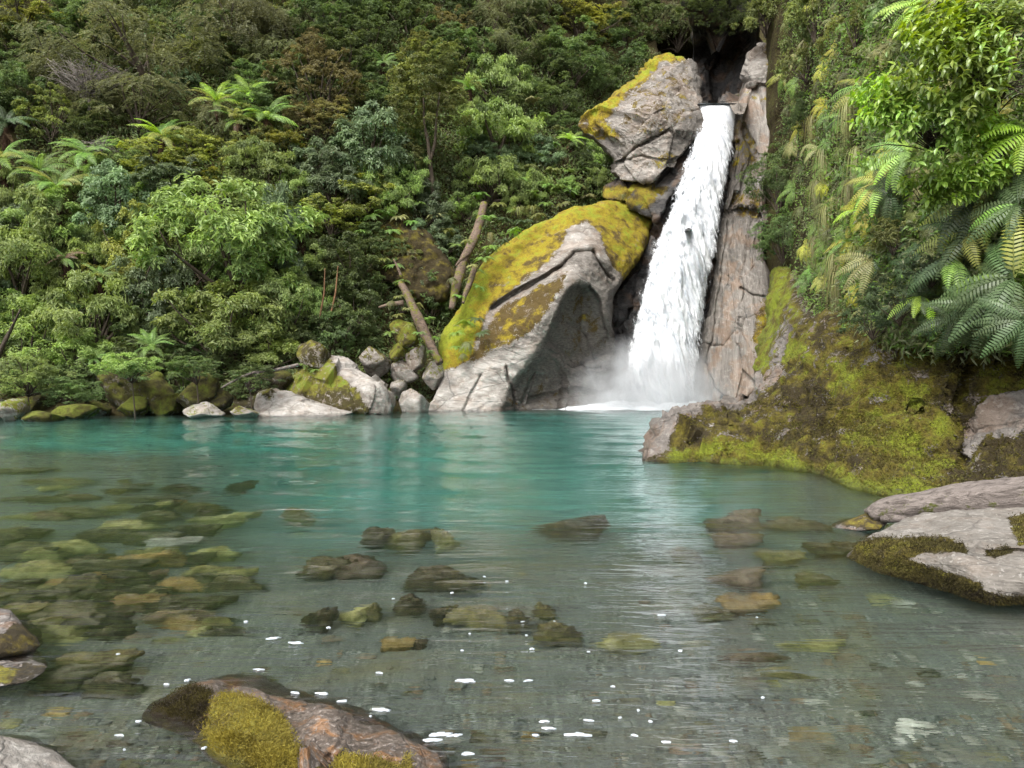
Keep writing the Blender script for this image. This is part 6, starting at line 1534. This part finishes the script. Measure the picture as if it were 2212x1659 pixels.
ST = [(1240,1115,190,34,'k',.03,'dark rock just breaking the surface in the middle of the pool'),(875,1140,150,26,'o',-.04,None),(815,1138,80,26,'k',.01,None),(960,1143,60,18,'y',-.05,None),(700,1206,110,40,'k',0.0,None),(770,1200,130,40,'b',-.02,'brown and black slab under the open pool'),
      (955,1230,180,34,'k',-.03,None),(885,1282,75,24,'k',.012,'small dark stone tipped above the surface'),(693,1310,84,28,'k',.0,None),(770,1308,90,36,'y',-.12,None),(808,1300,36,40,'o',-.06,None),(955,1300,60,44,'k',-.01,None),(1030,1306,190,54,'o',-.05,'long olive slab lying just under the surface'),(1120,1320,60,30,'k',-.08,None),
      (1205,1342,118,26,'o',-.02,None),(1175,1300,50,20,'o',-.12,None),(1345,1368,170,36,'y',-.16,'large yellowish stone at the end of the reflected streak'),(1600,1100,140,36,'b',-.12,None),(1590,1150,120,20,'b',-.2,None),(1600,1230,150,46,'b',-.10,None),(1620,1285,150,34,'a',-.12,None),(1560,1120,90,24,'k',-.2,None),
      (1540,1310,110,20,'o',-.2,None),(1480,1180,70,16,'o',-.3,None),(860,1376,90,22,'a',-.2,None),(905,1374,50,14,'b',-.2,None),(720,1382,64,14,'b',None,None),(775,1420,56,12,'b',None,None),(735,1450,48,12,'o',None,None),(700,1430,40,10,'a',None,None),
      (330,1072,180,10,'k',-.35,None),(260,1052,120,8,'k',-.4,None),(120,1032,200,12,'o',-.25,None),(60,1012,140,12,'k',-.2,None),(490,1106,170,18,'y',-.30,None),(440,1088,150,10,'o',-.35,'pale drowned ledge across the shallows'),(420,1128,130,16,'k',-.3,None),(640,1094,90,10,'o',-.35,None),
      (300,1040,80,6,'b',-.3,None),(80,1070,200,16,'k',-.25,None),(170,1098,180,16,'o',-.25,None),(60,1105,140,14,'y',-.25,None),(30,1135,160,20,'o',-.2,None),(280,1125,150,18,'y',-.22,None),(240,1135,160,20,'k',-.2,None),(150,1165,160,28,'y',-.15,None),(60,1175,180,30,'k',-.15,None),
      (380,1160,140,22,'p',-.25,None),(330,1150,150,20,'k',-.2,None),(300,1190,170,26,'a',-.12,None),(450,1130,70,12,'k',-.25,None),(240,1210,190,24,'k',-.1,None),(90,1215,180,30,'y',-.12,None),(430,1190,90,12,'k',-.3,None),(20,1250,150,34,'k',-.08,None),(180,1250,150,36,'k',-.06,None),
      (205,1238,80,18,'a',-.05,None),(390,1244,120,20,'a',-.15,None),(330,1228,70,12,'b',-.2,None),(480,1236,60,10,'k',-.2,None),(300,1282,120,22,'a',-.08,None),(160,1312,230,50,'k',-.03,'black weedy slab before the grey-capped rock'),(60,1300,120,30,'o',-.05,None),(100,1325,150,26,'y',-.03,None),
      (390,1312,230,34,'b',-.12,None),(470,1326,90,18,'o',-.15,None),(330,1340,90,20,'o',None,None),(250,1275,120,16,'k',-.1,None),(150,1430,270,80,'k',-.05,None),(210,1408,200,40,'o',-.03,None),(240,1455,150,40,'k',-.08,None),(280,1375,120,24,'b',None,None),(360,1385,110,22,'o',None,None),
      (290,1456,90,20,'b',None,None),(218,1482,56,22,'y',None,None),(255,1478,60,18,'g',None,None),(122,1542,70,26,'a',None,'rounded orange stone on the grey gravel beside the corner rock'),(15,1565,60,28,'y',None,None),(75,1600,140,30,'g',None,None),(190,1622,26,30,'b',None,None),(160,1590,70,10,'b',None,None),(420,1405,50,14,'b',None,None),
      (1910,1296,90,20,'y',None,None),(1950,1305,60,16,'p',None,None),(1735,1540,90,30,'g',None,'one of twin grey stones, the one toward the reflected streak'),(1825,1540,95,34,'g',None,'one of twin grey stones, the one toward the banded pale stone'),(1760,1518,70,14,'p',None,None),(1975,1570,110,34,'p',None,'banded pale stone at the near edge of the shallows'),
      (1750,1592,120,34,'a',None,None),(1770,1580,90,24,'g',None,None),(1890,1642,130,34,'g',None,None),(2120,1508,90,20,'p',None,None),(2060,1620,70,24,'g',None,None),(2110,1640,90,30,'g',None,None),(2190,1590,60,20,'k',None,None),(1700,1660,120,26,'g',None,None),(1980,1480,50,20,'p',None,None),(2130,1430,50,18,'a',None,None),
      (1900,1440,60,10,'k',None,None),(2000,1452,70,10,'k',None,None),(1840,1420,70,8,'b',None,None),(1680,1480,60,16,'y',None,None),(1440,1520,50,16,'y',None,None),(1620,1400,180,26,'b',-.2,None),(1760,1380,180,26,'y',-.25,None),(1690,1440,160,26,'o',-.25,None),(1980,1610,40,20,'k',None,None),(1880,1500,60,14,'k',None,None),
      (1690,1190,120,26,'o',-.2,None),(1760,1240,110,22,'o',-.2,None),(1720,1120,160,22,'b',-.35,None),(1800,1170,130,26,'k',-.12,None),(1640,1345,80,16,'k',None,None),(1500,1390,80,14,'o',None,None),(1740,1340,70,12,'k',None,None),(1840,1330,60,12,'b',None,None),(1145,1593,50,10,'a',None,None),(1070,1636,90,16,'b',None,None),(1010,1656,60,14,'a',None,None),
      (985,1490,40,18,'b',None,None),(820,1478,30,12,'b',None,None),(880,1496,26,10,'o',None,None),(1090,1446,60,10,'b',None,None),(1150,1400,40,10,'y',None,None),(565,1450,40,10,'b',None,None)]
for row in ST:
    u, v, w, h, k, top, lab = row
    stone(u, v, w, h, k, lab, top=top)
g3 = np.random.default_rng(23)
for i in range(62):
    v = 1022 + 340 * g3.random() ** .9; u = g3.uniform(-20, 560 - .25 * abs(v - 1150)); f = (v - 960) / 300
    stone(u, v, g3.uniform(60, 170) * min(1, .5 + .5 * f), g3.uniform(14, 30) * f, 'kyokabykk'[g3.integers(9)], None, top=-g3.uniform(.08, .3))

pebV, pebQ, pn = [], [], 0
PB = [boulder_arrays(800 + i, 8, 6, 9, .1, 1.0, 14) for i in range(4)]
cnt = 0
PV = {k: [[], [], 0] for k in 'gbp'}
for i in range(2400):
    v = 1659 - (1659 - 1180) * g3.random() ** 1.5; u = g3.uniform(-20, 2240)
    if g3.random() > (.9 if u > 1450 or u < 450 else .35): continue
    s = W(u, v); sz = (.010 + .045 * g3.random() ** 2) * (1 + s[1] * .05)
    if sz > .045 and cnt < 60:
        cnt += 1; stone(u, v, sz * 2.4 / px(s[1]), None, 'kobggp'[g3.integers(6)]); continue
    bp, s_, r_ = bed_point(u, v); V, Q = PB[g3.integers(4)]
    a = g3.uniform(0, 6); R_ = np.array([[math.cos(a), math.sin(a), 0], [-math.sin(a), math.cos(a), 0], [0, 0, 1]])
    L_ = PV['ggbgp'[g3.integers(5)]]
    L_[0].append((V * [sz, sz * g3.uniform(.5, .9), sz * .4]) @ R_ + bp); L_[1].append(Q + L_[2]); L_[2] += len(V)
for k, w_ in (('g', 'grey'), ('b', 'brown'), ('p', 'pale')):
    obj('pebbles', mesh('pebbles', np.vstack(PV[k][0]), np.vstack(PV[k][1]), SM[k]), kind='stuff', label=f'small {w_} pebbles scattered over the gravel bed')

# ------------------------------------------------------------------ foam, and sky glints made as pale flecks
def foam():
    m = plain_mat('foam', (.30, .33, .36), (.46, .49, .52), 20, .6, .3)  # flecks: some are foam, most are sky glints given a pale colour
    V, Q, n = [], [], 0; g = np.random.default_rng(8); T = []
    def patch(x, y, a, b):
        nonlocal n
        k = 18; th = np.linspace(0, 2*PI, k, endpoint=False); r = 1 + .9 * fbm(np.stack([np.cos(th)*1.6 + x*9, np.sin(th)*1.6 + y*9, th*0], -1), 3, 3) * 1.4
        ang = g.uniform(-.35, .35); ca, sa = math.cos(ang), math.sin(ang)
        xx, yy = np.cos(th)*a*r, np.sin(th)*b*r
        ring = np.stack([x + xx*ca - yy*sa, y + xx*sa + yy*ca, np.full(k, .0065)], -1)
        inner = ring.copy(); inner[:, :2] = (ring[:, :2] - [x, y]) * .6 + [x, y]; inner[:, 2] = .0085
        c = np.array([[x, y, .009]]); low = ring.copy(); low[:, 2] = .001
        V.append(np.vstack([low, ring, inner, c])); i = np.arange(k); j = (i+1) % k
        Q.append(np.vstack([np.stack([i, j, k+j, k+i], -1), np.stack([k+i, k+j, 2*k+j, 2*k+i], -1)]) + n); T.append(np.stack([2*k+i, 2*k+j, np.full(k, 3*k)], -1) + n); n += 3*k+1
    spots = [(1010,1472,60),(1140,1472,26),(1100,1472,30),(950,1588,64),(985,1590,40),(1010,1630,40),(935,1600,50),(1175,1560,30),(1185,1575,36),(1250,1588,70),(1160,1590,30),(1270,1558,30),(830,1535,60),(820,1455,20),(740,1516,26),(600,1540,30),(700,1548,46),(300,1560,20),(260,1590,24),(1430,1330,30),(1130,1345,18),
             (640,1498,26),(560,1448,30),(700,1500,40),(1370,1590,20),(1440,1605,26),(1290,1515,26),(640,1390,40),(590,1380,40),(480,1500,22),(420,1495,22),(360,1480,20)]
    for u, v, w in spots:
        s = W(u, v); a = w / 2 * px(s[1]) * .62; patch(s[0], s[1], a, a * .36)
    for i in range(26):
        v = 1640 - 400 * g.random() ** .8; u = 150 + 1500 * g.random()
        if g.random() < .3: u = g.normal(1000, 260)
        s = W(u, v); a = g.uniform(.004, .010) * (1 + s[1] * .06); patch(s[0], s[1], a, a * g.uniform(.5, 1.1))
    mb = MB(); mb.add(np.vstack(V), np.vstack(Q), np.vstack(T))
    obj('foam_glint_flecks', mb.mesh('foam_glint_flecks', m), kind='stuff', label='white flecks of foam and painted sky glints on the shallow water')
    # churned foam at the foot of the fall: lumpy mat
    us = np.linspace(1150, 1560, 150); ys = np.linspace(33.0, 35.8, 34)
    Uu, Yy = np.meshgrid(us, ys, indexing='ij'); X = (Uu.ravel() - 1106) / FPX * Yy.ravel(); Yv = Yy.ravel()
    p = np.stack([X, Yv, np.zeros(X.size)], -1); f = fbm(p * np.array([1.4, 2.4, 1]), 71, 4)
    d = np.hypot((X - 6.1) / 3.3, (Yv - 34.6) / 1.6); body = 1 - smooth(d, .3, 1.35)
    line = np.exp(-((Yv - np.interp(X, [1, 3, 6], [33.6, 34.4, 34.6])) / .16)**2) * .55 * smooth(X, 1.2, 2.6)
    p[:, 2] = -.10 + .32 * body + line * .22 + f * .13 + .05 * fbm(p * 6, 5, 3) * body
    obj('foam_boil', mesh('foam_boil', p, gridq(150, 34)[:, ::-1], plain_mat('churned foam', (.6, .64, .68), (.88, .9, .92), 5, .7, .6)), kind='stuff', label='churned white foam where the waterfall meets the pool')
foam()

# ------------------------------------------------------------------ moss growing proud of the near rocks
def moss_tufts(parent, p, zc_min, mat, n, L, w, seed, sel):
    me = parent.data; nv = len(me.vertices)
    co = np.empty(nv*3, np.float32); me.vertices.foreach_get('co', co); co = co.reshape(-1, 3).astype(float)
    nr = np.empty(nv*3, np.float32); me.vertices.foreach_get('normal', nr); nr = nr.reshape(-1, 3).astype(float)
    z = np.empty(nv*4, np.float32); me.attributes['zone'].data.foreach_get('color', z); z = z.reshape(-1, 4)
    wco = co + np.array(parent.location)
    ok = np.where((z[:, 0] > zc_min) & (wco[:, 2] > .0) & (nr[:, 1] < .45) & sel(wco, z))[0]
    g = np.random.default_rng(seed)
    # area weight: spacing of neighbours
    dn = np.linalg.norm(np.roll(co, 1, 0) - co, axis=1)[ok] * 1.0; pr = np.minimum(dn, np.percentile(dn, 80)); pr /= pr.sum()
    i = g.choice(ok, n, p=pr); j = np.minimum(i + 1, nv - 1)
    pos = co[i] + (co[j] - co[i]) * g.random((n, 1)) * (np.linalg.norm(co[j] - co[i], axis=1) < .1)[:, None] + g.normal(size=(n, 3)) * L * .5
    pos -= nr[i] * L * .15
    lie = np.array([.25, -.35, -.6])
    d = nr[i] * .75 + lie * .5 + g.normal(size=(n, 3)) * .35
    V, Q = leafq(pos, d, unit(nr[i] + .5 * g.normal(size=(n, 3))), L, w, g, .1)
    clump = fbm((co[i]) * 14, seed, 3) * .5; var = np.clip(.2 + .5 * z[i, 1] + clump + g.uniform(-.25, .25, n), 0, 1)
    obj('moss', mesh('moss', V, Q, mat, False, face=var), parent, kind='stuff')
MM1 = leaf_mat('shaggy yellow moss', (.012, .009, .003), (.16, .130, .012), (.31, .27, .03), trans=.25, hue=0, val=0, spec=.15, rough=.8)
MM2 = leaf_mat('bank moss', (.022, .016, .006), (.085, .080, .010), (.17, .20, .016), trans=.2, hue=0, val=0, spec=.1, rough=.85)
MM3 = leaf_mat('dark rock moss', (.008, .006, .003), (.05, .042, .008), (.12, .12, .018), trans=.15, hue=0, val=0, spec=.15, rough=.8)
moss_tufts(near_rock, NEARP, .5, MM1, 26000, .020, .0034, 1, lambda w, z: z[:, 1] > .3)
moss_tufts(near_rock, NEARP, .4, MM3, 9000, .014, .003, 2, lambda w, z: z[:, 1] <= .3)
moss_tufts(flat_rock, FLATP, .5, MM3, 22000, .024, .006, 3, lambda w, z: z[:, 1] > -1)
moss_tufts(bank, BANKP, .5, MM2, 48000, .048, .015, 4, lambda w, z: (w[:, 0] < 9))
